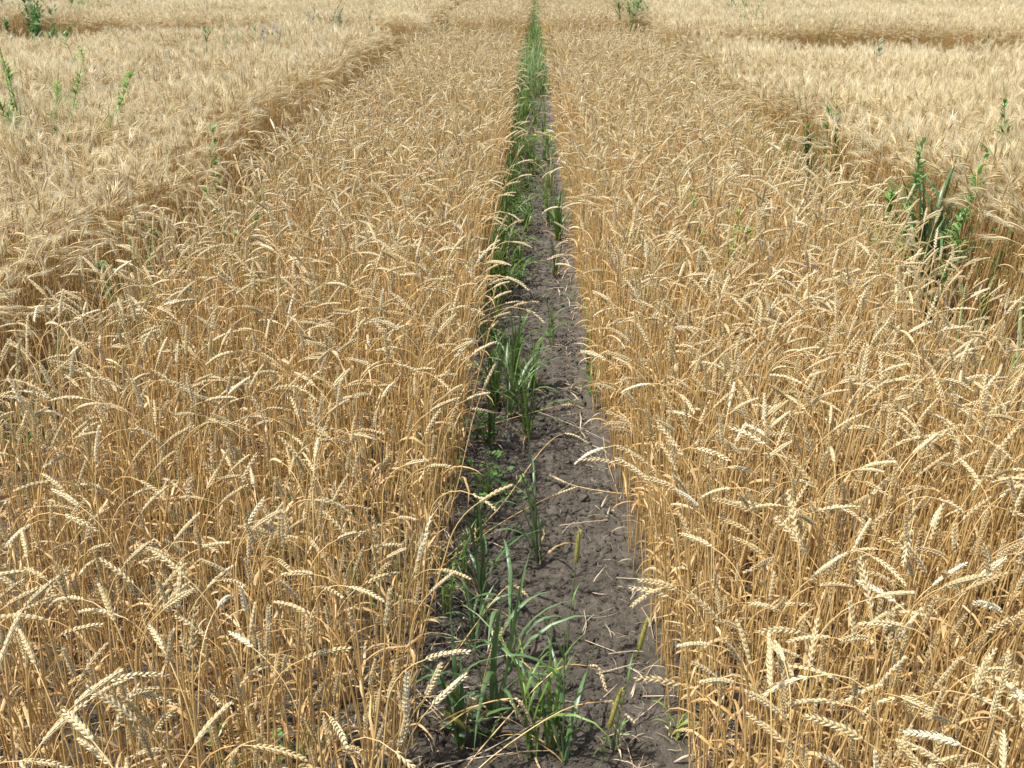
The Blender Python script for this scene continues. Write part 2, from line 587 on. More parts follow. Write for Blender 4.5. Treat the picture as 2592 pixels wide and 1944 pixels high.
def instance_params(P, side):
    n = len(P)
    z = ground_h(P[:, 0], P[:, 1])
    rz = rng.uniform(0, 2 * np.pi, n)
    # more of the ears hang along the wind, to the right and to the left
    m = rng.random(n) < .55
    rz = np.where(m, np.where(rng.random(n) < .6, rng.normal(0.15, .5, n), rng.normal(np.pi, .5, n)), rz)
    rx = rng.normal(0, .05, n); ry = rng.normal(.01, .05, n)
    # the outermost row leans out over the bare path
    if side:
        d = P[:, 0] - np.array([(path_left(y) if side < 0 else path_right(y)) for y in P[:, 1]])
        e = np.clip(1 - np.abs(d) / .1, 0, 1)
        ry = ry - side * e * np.abs(rng.normal(.06, .05, n)) * np.clip((P[:, 1] + .5) / 3, .3, 1)
    out = np.abs(P[:, 0] - np.array([(PL0(y) if side < 0 else PR1(y)) for y in P[:, 1]]))
    drop = 1 - .2 * np.clip(1 - out / .22, 0, 1)
    hs = drop + .22 * fbm(P[:, 0] * 1.1, P[:, 1] * 1.1, 3, 300) + rng.normal(0, .055, n)
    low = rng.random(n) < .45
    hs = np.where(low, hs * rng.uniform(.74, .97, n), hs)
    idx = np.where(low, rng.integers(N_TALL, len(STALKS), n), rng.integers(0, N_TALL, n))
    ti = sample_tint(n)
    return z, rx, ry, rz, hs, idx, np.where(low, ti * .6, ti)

def compose(rx, ry, rz):
    """spin about own axis first, then lean in world X and Y"""
    E = np.empty((len(rx), 3))
    for i in range(len(rx)):
        q = Euler((rx[i], ry[i], 0)).to_quaternion() @ Quaternion((0, 0, 1), rz[i])
        e = q.to_euler(); E[i] = (e.x, e.y, e.z)
    return E

f_px = 35.0 / 36.0 * 1024
Rc = Euler((R(90) - PITCH, 0, YAW)).to_matrix().transposed()
def project(p):
    q = Rc @ (Vector(p) - Vector((0, 0, CAM_H)))
    if q.z > -.01: return None
    return 512 + f_px * q.x / -q.z, 384 - f_px * q.y / -q.z, -q.z

SINGLE_N = 262
cands = []
plots = {}
for key, P, side in (('left', left_pts, -1), ('right', right_pts, 1)):
    z, rx, ry, rz, hs, idx, ti = instance_params(P, side)
    plots[key] = [P, z, rx, ry, rz, hs, idx, ti, compose(rx, ry, rz)]
    near = np.where(P[:, 1] < 3.0)[0]
    for i in near:
        q = Euler(plots[key][8][i]).to_quaternion()
        top = Vector((P[i, 0], P[i, 1], z[i])) + (q @ STALKS[idx[i]].top) * hs[i]
        pr = project(top)
        if pr and 0 < pr[0] < 1024 and 0 < pr[1] < 765:
            # taller ones are less hidden by their neighbours
            cands.append((pr[2] - (hs[i] - 1) * 1.2, key, i, pr, top))
cands.sort(key=lambda c: c[0])
single = cands[:SINGLE_N]
single_ids = {(c[1], c[2]) for c in single}

for key in ('left', 'right'):
    P, z, rx, ry, rz, hs, idx, ti, E = plots[key]
    keep = np.array([(key, i) not in single_ids for i in range(len(P))])
    pts = np.column_stack([P, z])[keep]
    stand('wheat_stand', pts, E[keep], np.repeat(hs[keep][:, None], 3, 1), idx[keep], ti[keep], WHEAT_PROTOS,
          'ripe golden wheat plot on the %s side of the bare soil path, ears nodding' % key, 'wheat')

# single stalks with their parts
def share_meshes(k):
    st = STALKS[k]
    me_ear = MB(); me_ear.merge(st.rachis, None, 0)
    for M in st.spikes: me_ear.merge(SPIKE_HI, M, 0)
    return dict(stem=st.stem.mesh('stem', [M_STEM]), ear=me_ear.mesh('ear', [M_EAR]), rachis=st.rachis.mesh('ear', [M_EAR]),
                leaves=[l.mesh('leaf', [M_LEAF]) for l in st.leaves])
SHARED = [share_meshes(k) for k in range(len(STALKS))]
SPK = SPIKE_HI.mesh('spikelet', [M_EAR])

def place_single(k, loc, rot, s, tint, spikelets=False):
    t = empty('wheat_stalk', loc); t.rotation_euler = rot; t.scale = (s, s, s)
    sh = SHARED[k]
    parts = [link('stem', sh['stem'], t)]
    if spikelets:
        e = link('ear', sh['rachis'], t); parts.append(e)
        for M in STALKS[k].spikes:
            q = link('spikelet', SPK, e); q.matrix_basis = M; parts.append(q)
    else:
        parts.append(link('ear', sh['ear'], t))
    for lm in sh['leaves']: parts.append(link('leaf', lm, t))
    for p in parts: p['tint'] = float(tint)
    return t

desc = []
for n, (d, key, i, pr, top) in enumerate(single):
    P, z, rx, ry, rz, hs, idx, ti, E = plots[key]
    k = int(idx[i])
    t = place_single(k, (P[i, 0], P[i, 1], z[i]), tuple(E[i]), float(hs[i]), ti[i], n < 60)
    nod = math.degrees(STALKS[k].nod)
    q = Euler(E[i]).to_quaternion()
    v = q @ Vector((1, 0, 0))
    dirw = 'rightwards' if v.x > .6 else 'leftwards' if v.x < -.6 else 'backwards' if v.y > 0 else 'forwards'
    tt = ti[i]
    shade = 'bleached white' if tt > .81 else 'pale straw' if tt > .5 else 'golden' if tt > .3 else 'brown-gold'
    pose = 'upright' if nod < 28 else 'tilting ' + dirw if nod < 60 else 'arching ' + dirw if nod < 100 else 'hanging ' + dirw
    dx = (-P[i, 0] + path_left(P[i, 1])) if key == 'left' else P[i, 0] - path_right(P[i, 1])
    zone = 'at the path edge' if dx < .1 else 'just inside the path edge' if dx < .3 else 'well inside' if dx < .55 else 'far from the path'
    tall = 'low ' if hs[i] < .9 else 'tall ' if hs[i] > 1.06 else ''
    desc.append((t, tall + shade, pose, key, zone, pr))
from collections import defaultdict
grp = defaultdict(list)
for it in desc: grp[it[1:5]].append(it)
ORD = ['lowest', 'second lowest', 'third lowest', 'fourth lowest', 'fifth lowest', 'sixth lowest', 'seventh lowest', 'eighth lowest', 'ninth lowest', 'tenth lowest', 'eleventh lowest', 'twelfth lowest'] + [w_ + ' lowest' for w_ in ['thirteenth', 'fourteenth', 'fifteenth', 'sixteenth', 'seventeenth', 'eighteenth', 'nineteenth', 'twentieth', 'twenty-first', 'twenty-second', 'twenty-third', 'twenty-fourth', 'twenty-fifth']]
for kk, its in grp.items():
    shade, pose, key, zone = kk
    its.sort(key=lambda a: -a[5][1])
    for j, it in enumerate(its):
        pose = it[2]
        zz = {'at the path edge': 'at path edge of %s plot', 'just inside the path edge': 'just inside path edge of %s plot',
              'well inside': 'well inside the %s plot', 'far from the path': 'in the %s plot far from path'}[zone] % key
        lab = '%s wheat ear %s %s' % (shade, pose, zz)
        if len(its) > 1: lab += ', ' + ORD[min(j, 24)]
        words = lab.split()
        tag(it[0], ' '.join(words[:16]), 'wheat', 'wheat stalks of the two near plots')

# low withered leaves through the near stand + a few green shoots
def scatter_low(name, dens, protos, label, tlo, thi, smin, smax, regions, kx=400, thr=.0):
    pts = []; 
    for (x0, x1, y0, y1) in regions:
        n = int(dens * (x1 - x0) * (y1 - y0))
        pts.append(np.column_stack([rng.uniform(x0, x1, n), rng.uniform(y0, y1, n)]))
    P = np.vstack(pts)
    if thr > 0: P = P[vnoise(P[:, 0] * 1.6, P[:, 1] * 1.6, kx) > thr]
    n = len(P)
    z = ground_h(P[:, 0], P[:, 1])
    s = rng.uniform(smin, smax, n)
    return stand(name, np.column_stack([P, z]), np.column_stack([np.zeros(n), np.zeros(n), rng.uniform(0, 6.28, n)]),
                 np.repeat(s[:, None], 3, 1), rng.integers(0, len(protos), n), rng.uniform(tlo, thi, n), protos, label)
scatter_low('withered_leaves', 85, LOW, 'withered brown basal leaves at the foot of the wheat', 0, .7, .5, 1.1,
            [(-1.74, -.32, 1.2, 9), (.45, 1.68, 1.2, 9)])
GSH = []
for k in range(5):
    mb = MB()
    for j in range(random.choice((3, 4, 5))):
        az = random.uniform(0, 6.28); L = random.uniform(.15, .32)
        P = arc((random.uniform(-.015, .015), random.uniform(-.015, .015), -.01), az, random.uniform(.05, .35), random.uniform(.5, 1.8), L, 6)
        w = random.uniform(.0018, .0035)
        ribbon(mb, P, [w * .7, w, w, w * .8, w * .5, w * .05], .3, 0, random.uniform(-.6, .6))
    GSH.append(make_proto('green_shoots', mb, [M_GREEN]))
scatter_low('undergrowth_grass', 60, GSH, 'thin green grass shoots growing between the wheat stems', .1, .9, .5, 1.2,
            [(-1.74, -.27, 1.2, 12), (.36, 1.68, 1.2, 12)], 400, .62)

# ------------------------------------------------------------------ barley and farther wheat as clumps
def barley_clump(seed, size=.25, n=26):
    rnd = random.Random(seed); mb = MB()
    for j in range(n):
        bx, by = rnd.uniform(-size / 2, size / 2) * 1.05, rnd.uniform(-size / 2, size / 2) * 1.15
        H = .86 * rnd.uniform(.88, 1.05)
        nod = R(rnd.choice((5, 12, 25, 45, 60, 75, 85, 95, 100, 110)))
        az = rnd.choice((rnd.gauss(.2, .7), rnd.gauss(3.0, .8), rnd.uniform(0, 6.28)))
        lean = R(rnd.uniform(1, 9))
        Rz = Matrix.Translation((bx, by, 0)) @ Matrix.Rotation(az, 4, 'Z')
        P = [Vector((0, 0, 0))]
        for i in range(2):
            P.append(P[-1] + Vector((math.sin(lean), 0, math.cos(lean))) * (H - .1) / 2)
        for i in range(3):
            a = lean + (nod * .75 - lean) * (i + 1) / 3
            P.append(P[-1] + Vector((math.sin(a), 0, math.cos(a))) * .04)
        tmp = MB()
        tube(tmp, P, [.0018, .0018, .0015, .0013, .0012, .001], 3, 0)
        E = [P[-1]]
        for i in range(4):
            a = nod * (.75 + .08 * i)
            E.append(E[-1] + Vector((math.sin(a), 0, math.cos(a))) * .018)
        # body of the ear: a flat toothed spindle
        tube(tmp, E, [.002, .0038, .0042, .0036, .001], 4, 1)
        d = (E[-1] - E[0]).normalized()
        sd = Vector((0, 1, 0)); up = d.cross(sd)
        for i in range(26):
            f = i / 25
            q = E[0].lerp(E[-1], f)
            s = 1 if i % 2 else -1
            L = rnd.uniform(.05, .095)
            sp = rnd.uniform(.12, .42)
            dd = (d + sd * (s * sp) + up * rnd.uniform(-.3, .3)).normalized()
            tip = q + dd * L + Vector((0, 0, -.012 * rnd.random()))
            w = .0007
            ww = sd if rnd.random() < .5 else up
            mid = q.lerp(tip, .5) + dd * .001
            tmp.add([q - ww * w, q + ww * w, mid + ww * w * .8, mid - ww * w * .8, tip], [(0, 1, 2, 3), (3, 2, 4)], 3)
        if rnd.random() < .8:
            q = P[0].lerp(P[2], rnd.uniform(.3, .95))
            dry_leaf(tmp, q, rnd.uniform(0, 6.28), rnd.uniform(.06, .14), rnd, 2, .003)
        mb.merge(tmp, Rz)
    return mb

def wheat_clump(seed, size=.25, n=26):
    rnd = random.Random(seed); mb = MB()
    for j in range(n):
        st = make_stalk(rnd, .8 * rnd.uniform(.82, 1.05), R(rnd.uniform(1, 8)), R(rnd.choice((8, 20, 40, 60, 80, 90, 100, 110, 125))), rnd.uniform(.06, .08), False, 1, .12)
        az = rnd.choice((rnd.gauss(.2, .7), rnd.gauss(3.0, .8), rnd.uniform(0, 6.28)))
        M = Matrix.Translation((rnd.uniform(-.6, .6) * size, rnd.uniform(-.6, .6) * size, 0)) @ Matrix.Rotation(az, 4, 'Z')
        mb.merge(joined(st, False), M)
    return mb

BARLEY = [make_proto('barley_variant', barley_clump(100 + k), [M_BSTEM, M_BEAR, M_LEAF, M_AWN]) for k in range(9)]
WCLUMP = [make_proto('wheat_clump', wheat_clump(200 + k), [M_STEM, M_EAR, M_LEAF]) for k in range(6)]

def clump_field(name, inside, x0, x1, y0, y1, protos, label, cat, cell=.215, kx=500, wav=.3, hmul=1.0):
    xs = np.arange(x0, x1, cell); ys = np.arange(y0, y1, cell)
    X, Y = np.meshgrid(xs, ys); X = X.ravel() + rng.uniform(-.07, .07, X.size); Y = Y.ravel() + rng.uniform(-.07, .07, Y.size)
    m = inside(X, Y)
    # only what the picture, or a camera a step aside, could see
    m &= (np.abs(X) < .62 * Y + 2.2)
    X = X[m]; Y = Y[m]; n = len(X)
    wave = fbm(X * .9, Y * .9, 3, kx) + .6 * fbm(X * .28, Y * .28, 2, kx + 9)
    h = hmul * (1 + wav * wave) * rng.uniform(.95, 1.05, n)
    h = np.clip(h, .6, 1.15)
    lean = rng.normal(0, .05, (n, 2)) + np.stack([fbm(X * .7, Y * .7, 2, kx + 20), fbm(X * .7, Y * .7, 2, kx + 30)], -1) * .35
    E = compose(lean[:, 0], lean[:, 1], rng.choice([0.0, math.pi * .5, math.pi, -math.pi * .5], n) * 0 + rng.uniform(-.6, .6, n) + np.where(rng.random(n) < .4, math.pi, 0))
    sc = np.stack([np.full(n, 1.0), np.full(n, 1.0), h], -1)
    return stand(name, np.column_stack([X, Y, np.full(n, -.02)]), E, sc, rng.integers(0, len(protos), n), rng.uniform(.1, .8, n), protos, label, cat)

YC = 15.75   # near plots end here
clump_field('barley_stand', lambda x, y: (x < -2.06) & (x > -3.36) & (y > 1.5) & (y < 14.6), -3.5, -1.9, 1.5, 14.7, BARLEY,
            'bearded pale barley plot to the left of the left wheat plot', 'barley', kx=510, wav=.42)
clump_field('barley_stand', lambda x, y: (x < -3.86) & (x > -8.3) & (y > 3) & (y < 15.2 + .1 * (x + 4)) & ~((np.abs(x + 6) < .12) & (y < 12)), -8.4, -3.7, 3, 15.4, BARLEY,
            'bearded pale barley plot at the far left below the green weed strip', 'barley', kx=520, wav=.45)
clump_field('barley_stand', lambda x, y: (x > 2.07) & (x < 4.75) & (y > 1.5) & (y < 12.9 + .4 * (4.7 - x)), 1.85, 4.8, 1.5, 14, BARLEY,
            'bearded pale barley plot right of the right wheat plot', 'barley', kx=530, wav=.25)
clump_field('barley_stand', lambda x, y: (x > 5.25) & (x < 12.5) & (y > 5) & (y < 12.9), 5.1, 12.5, 5, 14.3, BARLEY,
            'bearded pale barley plot at the far right picture side', 'barley', kx=540, wav=.35)
clump_field('wheat_stand', lambda x, y: (x > -1.72) & (x < -.22) & (y > 19.9) & (y < 46), -1.8, -.2, 18, 46, WCLUMP,
            'distant wheat plot beyond the cross gap, left of the green strip', 'wheat', kx=550, wav=.15)
clump_field('wheat_stand', lambda x, y: (x > .26) & (x < 1.75) & (y > 19.9) & (y < 46), .2, 1.8, 18, 46, WCLUMP,
            'distant wheat plot beyond the cross gap, right of the green strip', 'wheat', kx=560, wav=.15)
clump_field('barley_stand', lambda x, y: (x < -2.1) & (x > -8.6) & (y > 18.4) & (y < 46), -8.7, -2.0, 17, 46, BARLEY,
            'distant pale barley beyond the cross gap on the left', 'barley', kx=570, wav=.3)
clump_field('barley_stand', lambda x, y: (x < -9.6) & (y > 9) & (y < 46), -26, -9.5, 9, 46, BARLEY,
            'farthest pale field behind the row of green weeds', 'barley', kx=580, wav=.3)
clump_field('barley_stand', lambda x, y: (x > 2.15) & (y > 17.0 - .1 * x) & (y < 24.2), 2.1, 18, 14.5, 24.3, BARLEY,
            'distant pale barley beyond the dark gap on the right', 'barley', kx=590, wav=.2)
clump_field('barley_stand', lambda x, y: (x > 2.15) & (y > 25.4) & (y < 46), 2.1, 29, 25.4, 46, BARLEY,
            'farthest pale barley strip in the upper right', 'barley', kx=595, wav=.2)

# ------------------------------------------------------------------ green plants
def blade_mb(L, w, az, th0, th1, rnd, twist=0.0, n=8, power=1.6):
    mb = MB()
    P = arc((0, 0, -.005), az, th0, th1, L, n, power, .06, rnd)
    W = [w * .55, w * .8, w, w, w * .92, w * .75, w * .45, w * .04]
    ribbon(mb, P, W[:n], .35, 0, twist)
    return mb

def grass_tuft(loc, H, nb, label, mat=None, split=True, rnd=random, spread=.3, tint=None, group='green grass tufts in the path', w=.0048, cat='grass', dead=True):
    mat = mat or M_GREEN
    t = None
    mbs = []
    for j in range(nb):
        L = H * rnd.uniform(.6, 1.25)
        up = rnd.random() < .45
        th0 = rnd.uniform(0, spread * (.5 if up else 1)); th1 = rnd.uniform(.15, .6) if up else rnd.uniform(1.2, 2.7)
        b = blade_mb(L, w * rnd.uniform(.6, 1.25), rnd.uniform(0, 6.28), th0, th1, rnd, rnd.uniform(-.8, .8))
        dx, dy = rnd.uniform(-.015, .015), rnd.uniform(-.015, .015)
        M = Matrix.Translation((dx, dy, 0))
        m2 = MB(); m2.merge(b, M)
        mbs.append((m2, mat))
    for j in range(max(1, nb // 6)):       # a leafy shoot: sheath tube with blades
        m2 = MB()
        P = arc((rnd.uniform(-.01, .01), rnd.uniform(-.01, .01), -.01), rnd.uniform(0, 6.28), .02, rnd.uniform(.1, .3), H * .8, 6)
        tube(m2, P, [.0028, .0028, .0024, .002, .0016, .0008], 5)
        for q in (2, 3, 4):
            c = arc(P[q], rnd.uniform(0, 6.28), .3, rnd.uniform(1.3, 2.4), H * .45, 7, 1.2)
            ww = w * .8
            ribbon(m2, c, [ww * .6, ww, ww, ww * .9, ww * .7, ww * .4, ww * .04], .35, 0, rnd.uniform(-.6, .6))
        mbs.append((m2, mat))
    if dead:
        for j in range(max(2, nb // 3)):
            m2 = MB(); dry_leaf(m2, (0, 0, 0), rnd.uniform(0, 6.28), H * rnd.uniform(.3, .6), rnd, 0, .0026)
            mbs.append((m2, M_LEAF))
    tn = rnd.uniform(.1, .9) if tint is None else tint
    if split:
        t = empty('grass_tuft', loc)
        for i, (m2, mt) in enumerate(mbs):
            o = m2.build('withered_blade' if mt is M_LEAF else 'blade', mt, t)
            o['tint'] = min(1.0, max(0.0, tn + rnd.uniform(-.25, .25)))
    else:
        big = MB(); mats = [mat, M_LEAF]
        for (m2, mt) in mbs: big.merge(m2, None, 1 if mt is M_LEAF else 0)
        t = big.build('grass_tuft', mats, None, loc=loc); t['tint'] = tn
    tag(t, label, cat, group)
    return t

rg = random.Random(21)
near_tufts = [
    (1250, 1815, .52, 11, 'tall grass tuft with broad arching blades among fallen straws at the bottom', M_BLUEG, .0075),
    (1345, 1925, .42, 7, 'narrow upright grass tuft at the bottom centre of the path', M_GREEN, .004),
    (1432, 1935, .5, 4, 'single grass shoot with a squared-off leaf tip, left of the foxtails', M_BLUEG, .006),
    (1225, 1550, .5, 6, 'tall dark grass shoot standing in front of the lobed-leaf weed', M_BLUEG, .006),
    (1367, 1425, .42, 9, 'blue-green grass tuft rooted in open soil mid path', M_BLUEG, .005),
    (1180, 1480, .25, 9, 'low thin grass tuft at left path edge behind fallen stems', M_GREEN, .003),
    (1335, 1113, .42, 12, 'slim bright green grass tuft just below the two crossing straws', M_GREEN, .0045),
    (1305, 1000, .48, 18, 'thick bright grass clump under the overhanging wheat ears', M_GREEN, .006),
    (1255, 1030, .4, 22, 'shaded grass clump left of the thick bright clump', M_GREEN, .005),
    (1240, 1130, .3, 12, 'small shaded grass tuft above the lobed-leaf weed', M_GREEN, .0035),
    (1400, 880, .3, 3, 'lone arching grass blade in mid path near the overhanging ears', M_GREEN, .005),
    (1490, 945, .38, 14, 'grass tuft at right path edge opposite the thick clump', M_GREEN, .004),
    (1480, 780, .26, 12, 'small yellowing tuft at the right path edge', M_GREEN, .0035),
    (1500, 1010, .22, 4, 'little bright grass shoot low at the right edge', M_GREEN, .004),
    (1250, 760, .4, 20, 'dark green clump hugging the left wheat wall', M_GREEN, .005),
    (1290, 760, .25, 5, 'thin grass shoots leaning over soil beside dark clump', M_BLUEG, .003),
    (1412, 610, .42, 18, 'upright green grass tuft standing at the right edge of the path', M_GREEN, .006),
    (1275, 570, .5, 16, 'big bright green clump filling the left half of the path', M_GREEN, .0065),
    (1250, 650, .3, 10, 'short clump below the big bright clump', M_GREEN, .005),
    (1380, 520, .28, 7, 'loose tuft in mid path beyond the upright right tuft', M_GREEN, .004),
    (1560, 1900, .12, 4, 'tiny bluish grass seedling by the foxtail at the lower right', M_BLUEG, .004),
    (1195, 1640, .28, 6, 'arching grass tuft left of the slim upright ear', M_BLUEG, .005),
    (1290, 1690, .42, 6, 'tall blue-green tuft with whitish arched blade tops in the lower path', M_BLUEG, .007),
    (1170, 1890, .33, 6, 'broad-bladed tuft between the big ears and the tall tuft', M_BLUEG, .009),
    (1130, 1560, .28, 8, 'small tuft beside the left wheat stems in the lower path', M_GREEN, .004),
    (1395, 1905, .3, 8, 'low curling grass tuft between the two lower grass shoots', M_GREEN, .004),
    (1205, 1370, .25, 8, 'wispy tuft just under the lobed-leaf weed', M_GREEN, .0035),
    (1290, 1060, .36, 12, 'leafy tuft in front of the thick bright clump', M_BLUEG, .006),
    (1350, 985, .3, 8, 'spreading tuft right behind the thick bright clump', M_GREEN, .005),
    (1250, 870, .35, 12, 'dusky clump below the overhanging wheat ears', M_GREEN, .005),
    (1700, 1870, .14, 3, 'tiny bright grass blade at foot of the right plot', M_GREEN, .004),
]
for (u, v, H, nb, lab, mt, w) in near_tufts:
    p = at(u, v); p.z = gz(p.x, p.y)
    grass_tuft(p, H, nb, lab, mt, True, rg, .32, w=w)
# farther along the path: green hugging the left edge, then filling the strip
n_far = 0
PATHL = {0: 'left', 1: 'right', 2: 'middle'}
y = 5.6
far_specs = []
while y < 17.5:
    far_specs.append((path_left(y) + rg.uniform(-.03, .1), y + rg.uniform(-.1, .1), rg.uniform(.28, .55), 'left'))
    if rg.random() < .4: far_specs.append((path_left(y) + rg.uniform(.05, .2), y + rg.uniform(-.1, .1), rg.uniform(.22, .42), 'left'))
    if rg.random() < .2: far_specs.append((path_right(y) - rg.uniform(0, .09), y + rg.uniform(-.1, .1), rg.uniform(.2, .4), 'right'))
    if y > 6.5 and rg.random() < min(.95, (y - 5.5) * .12): far_specs.append((rg.uniform(-.1, .17), y, rg.uniform(.12, .32), 'middle'))
    y += .17 if y < 11 else .2
far_lab = []
for (x, y, H, sd_) in far_specs:
    where = 'where tufts begin' if y < 6.5 else 'beyond the first tufts' if y < 8 else 'level with yellow-leaved weed' if y < 9.6 else 'past the yellow-leaved weed' if y < 11.2 else 'where soil disappears' if y < 12.8 else 'shortly before the cross gap' if y < 14.6 else 'inside the cross gap'
    hh = 'tall' if H > .42 else 'middling' if H > .3 else 'short'
    far_lab.append((x, y, H, sd_, hh, where))
fg = defaultdict(list)
for f in far_lab: fg[f[3:]].append(f)
ORD2 = ['nearest', 'second nearest', 'third nearest', 'fourth nearest', 'fifth nearest', 'sixth nearest', 'seventh nearest', 'eighth nearest', 'ninth nearest', 'tenth nearest', 'eleventh nearest', 'twelfth nearest'] + [w_ + ' nearest' for w_ in ['thirteenth', 'fourteenth', 'fifteenth', 'sixteenth', 'seventeenth', 'eighteenth', 'nineteenth', 'twentieth', 'twenty-first', 'twenty-second', 'twenty-third', 'twenty-fourth', 'twenty-fifth']]
for kk, its in fg.items():
    its.sort(key=lambda a: a[1])
    for j, (x, y, H, sd_, hh, where) in enumerate(its):
        o_ = (' ' + ORD2[j] + ' such') if len(its) > 1 and j < 25 else ''
        t = grass_tuft(Vector((x, y, gz(x, y))), H, 9, '%s grass tuft at path %s %s%s' % (hh, sd_ if sd_ == 'middle' else sd_ + ' side', where, ',' + o_ if o_ else ''), M_OLIVE if rg.random() < .5 else None, y < 8, rg, .45, w=.0055)
GST = []
for k in range(6):
    mb = MB()
    for j in range(14):
        b = blade_mb(random.uniform(.3, .62), random.uniform(.003, .006), random.uniform(0, 6.28), random.uniform(0, .3), random.uniform(.3, 2.4), random)
        mb.merge(b, Matrix.Translation((random.uniform(-.08, .08), random.uniform(-.08, .08), 0)))
    GST.append(make_proto('green_clump', mb, [M_OLIVE if k % 2 else M_GREEN]))
scatter_low('green_strip', 13, GST, 'green grass filling the path strip beyond the cross gap', .2, .9, .8, 1.25, [(-.22, .27, 14.5, 44)])
scatter_low('green_strip', 4, GST, 'sparse green grass in the cross gap between plots', .1, .6, .5, 1.0, [(-8, 12, 15.6, 17.5)], 430, .45)
scatter_low('green_strip', 26, GST, 'green grass in the narrow gap between right wheat and barley', .3, .9, .9, 1.5, [(1.72, 1.98, 3.6, 14)], 431, .5)
scatter_low('green_strip', 14, GST, 'green grass in the narrow gap between left wheat and barley', .1, .7, .8, 1.45, [(-2.05, -1.8, 3.0, 15)], 432, .62)

# foxtails
def foxtail(root_uv, head0, head1, label, hgt0, hgt1, bend=0):
    p = at(*root_uv); p.z = gz(p.x, p.y)
    a = at(head0[0], head0[1], hgt0); b = at(head1[0], head1[1], hgt1)
    # keep both ends of the head at the plant's own distance
    def fix(q_uv, base):
        f = 35.0 / 36.0 * 2592
        d = Vector(((q_uv[0] - 1296) / f, (972 - q_uv[1]) / f, -1.0)); d.rotate(Euler((R(90) - PITCH, 0, YAW)))
        t = base.y / d.y
        return Vector((0, 0, CAM_H)) + d * t
    a = fix(head0, p); b = fix(head1, p + Vector((0, bend, 0)))
    t = empty('foxtail_grass', p)
    st = MB(); A = a - p; B = b - p
    P = [Vector((0, 0, -.01))]
    for i in range(1, 8):
        f = i / 7
        P.append(Vector((A.x * f ** 1.3, A.y * f, A.z * f)))
    tube(st, P, [.0016] * 4 + [.0013] * 2 + [.001] * 2, 4)
    o = st.build('stem', M_GREEN, t); o['tint'] = .5
    hd = MB(); rr = random.Random(int(root_uv[0]))
    ax = (B - A); L = ax.length; d = ax.normalized()
    sd_ = Vector((1, 0, 0)); sd_ = (sd_ - d * sd_.dot(d)).normalized(); up = d.cross(sd_)
    tube(hd, [A, A.lerp(B, .15), A.lerp(B, .5), A.lerp(B, .85), B], [.002, .0052, .006, .005, .0015], 6)
    for i in range(420):
        f = rr.random(); an = rr.uniform(0, 6.283)
        n = sd_ * math.cos(an) + up * math.sin(an)
        q = A.lerp(B, f) + n * .0042
        r = .0105 * (1 - .5 * abs(f - .45))
        tip = q + (n * .8 + d * .9).normalized() * r * rr.uniform(.8, 1.3)
        s = n.cross(d) * .0009
        if i % 2: s = s * 2.6; tip = q + (n * .5 + d).normalized() * .004
        hd.add([q - s, q + s, tip], [(0, 1, 2)])
    o = hd.build('seed_head', M_FOX, t); o['tint'] = .55
    for i in (2, 4):
        lf = MB(); c = arc(P[i], rr.uniform(0, 6.28), .3, 2.0, .1, 7)
        ribbon(lf, c, [.001, .0022, .0022, .002, .0016, .001, .0001], .3)
        o = lf.build('blade', M_GREEN, t); o['tint'] = .5
    tag(t, label, 'foxtail', 'foxtail grasses at the path')
foxtail((1432, 1690), (1458, 1425), (1466, 1345), 'foxtail with upright head alone over open soil, topmost of the foxtails', 0, 0)
foxtail((1560, 1850), (1617, 1645), (1638, 1570), 'foxtail with head against the right wheat edge', 0, 0)
foxtail((1525, 1944), (1540, 1845), (1572, 1745), 'thick yellow-green foxtail head low over the soil, lowest foxtail', 0, 0)
foxtail((1300, 1900), (1178, 1842), (1125, 1800), 'foxtail leaning left over the big wheat ears at the bottom', 0, 0)
foxtail((1220, 1880), (1160, 1765), (1137, 1735), 'small green foxtail beside the broad grass blade', 0, 0)

# broad-leaved weeds
def lobed_leaf(mb, base, az, tilt, r, rnd, mat=0):
    """rounded leaf with shallow lobes"""
    n = 12
    d = Vector((math.cos(az) * math.cos(tilt), math.sin(az) * math.cos(tilt), math.sin(tilt)))
    s = Vector((-math.sin(az), math.cos(az), 0)); u = d.cross(s)
    c = Vector(base) + d * r * .5
    vs = [c - u * r * .12]
    for k in range(n):
        a = 2 * math.pi * k / n
        rr = r * (1 + .22 * math.cos(5 * a) + rnd.uniform(-.1, .1)) * .62
        if k == n // 2: rr *= .3
        vs.append(c + d * (math.cos(a) * rr) + s * (math.sin(a) * rr) - u * (.05 * r * math.cos(5 * a)))
    mb.add(vs, [(0, k + 1, (k + 1) % n + 1) for k in range(n)], mat)

def lobed_weed(loc, H, nleaf, label, r=.016, mat=None, spread=.12, tint=.6, seed=1):
    rnd = random.Random(seed); mat = mat or M_WEED
    t = empty('broadleaf_weed', loc)
    for j in range(nleaf):
        a = rnd.uniform(0, 6.28); f = rnd.random()
        top = Vector((math.cos(a) * spread * f ** .6, math.sin(a) * spread * f ** .6, H * rnd.uniform(.25, 1) * (1 - .35 * f)))
        st = MB(); mid = Vector((top.x * .35, top.y * .35, top.z * .6))
        tube(st, [Vector((0, 0, -.005)), mid, top], [.0012, .001, .0007], 3)
        s = st.build('leaf_stalk', M_GREEN, t); s['tint'] = .7
        lf = MB(); lobed_leaf(lf, top, a + rnd.uniform(-.8, .8), rnd.uniform(-.3, .5), r * rnd.uniform(.7, 1.3), rnd)
        l = lf.build('leaf', mat, t); l['tint'] = tint + rnd.uniform(-.25, .25)
    tag(t, label, 'weed', 'broad-leaved weeds')
    return t
def gp(u, v):
    p = at(u, v); p.z = gz(p.x, p.y); return p
lobed_weed(gp(1235, 1270), .2, 46, 'bright green weed with rounded lobed leaves at left side of the path', .019, spread=.15, seed=2)
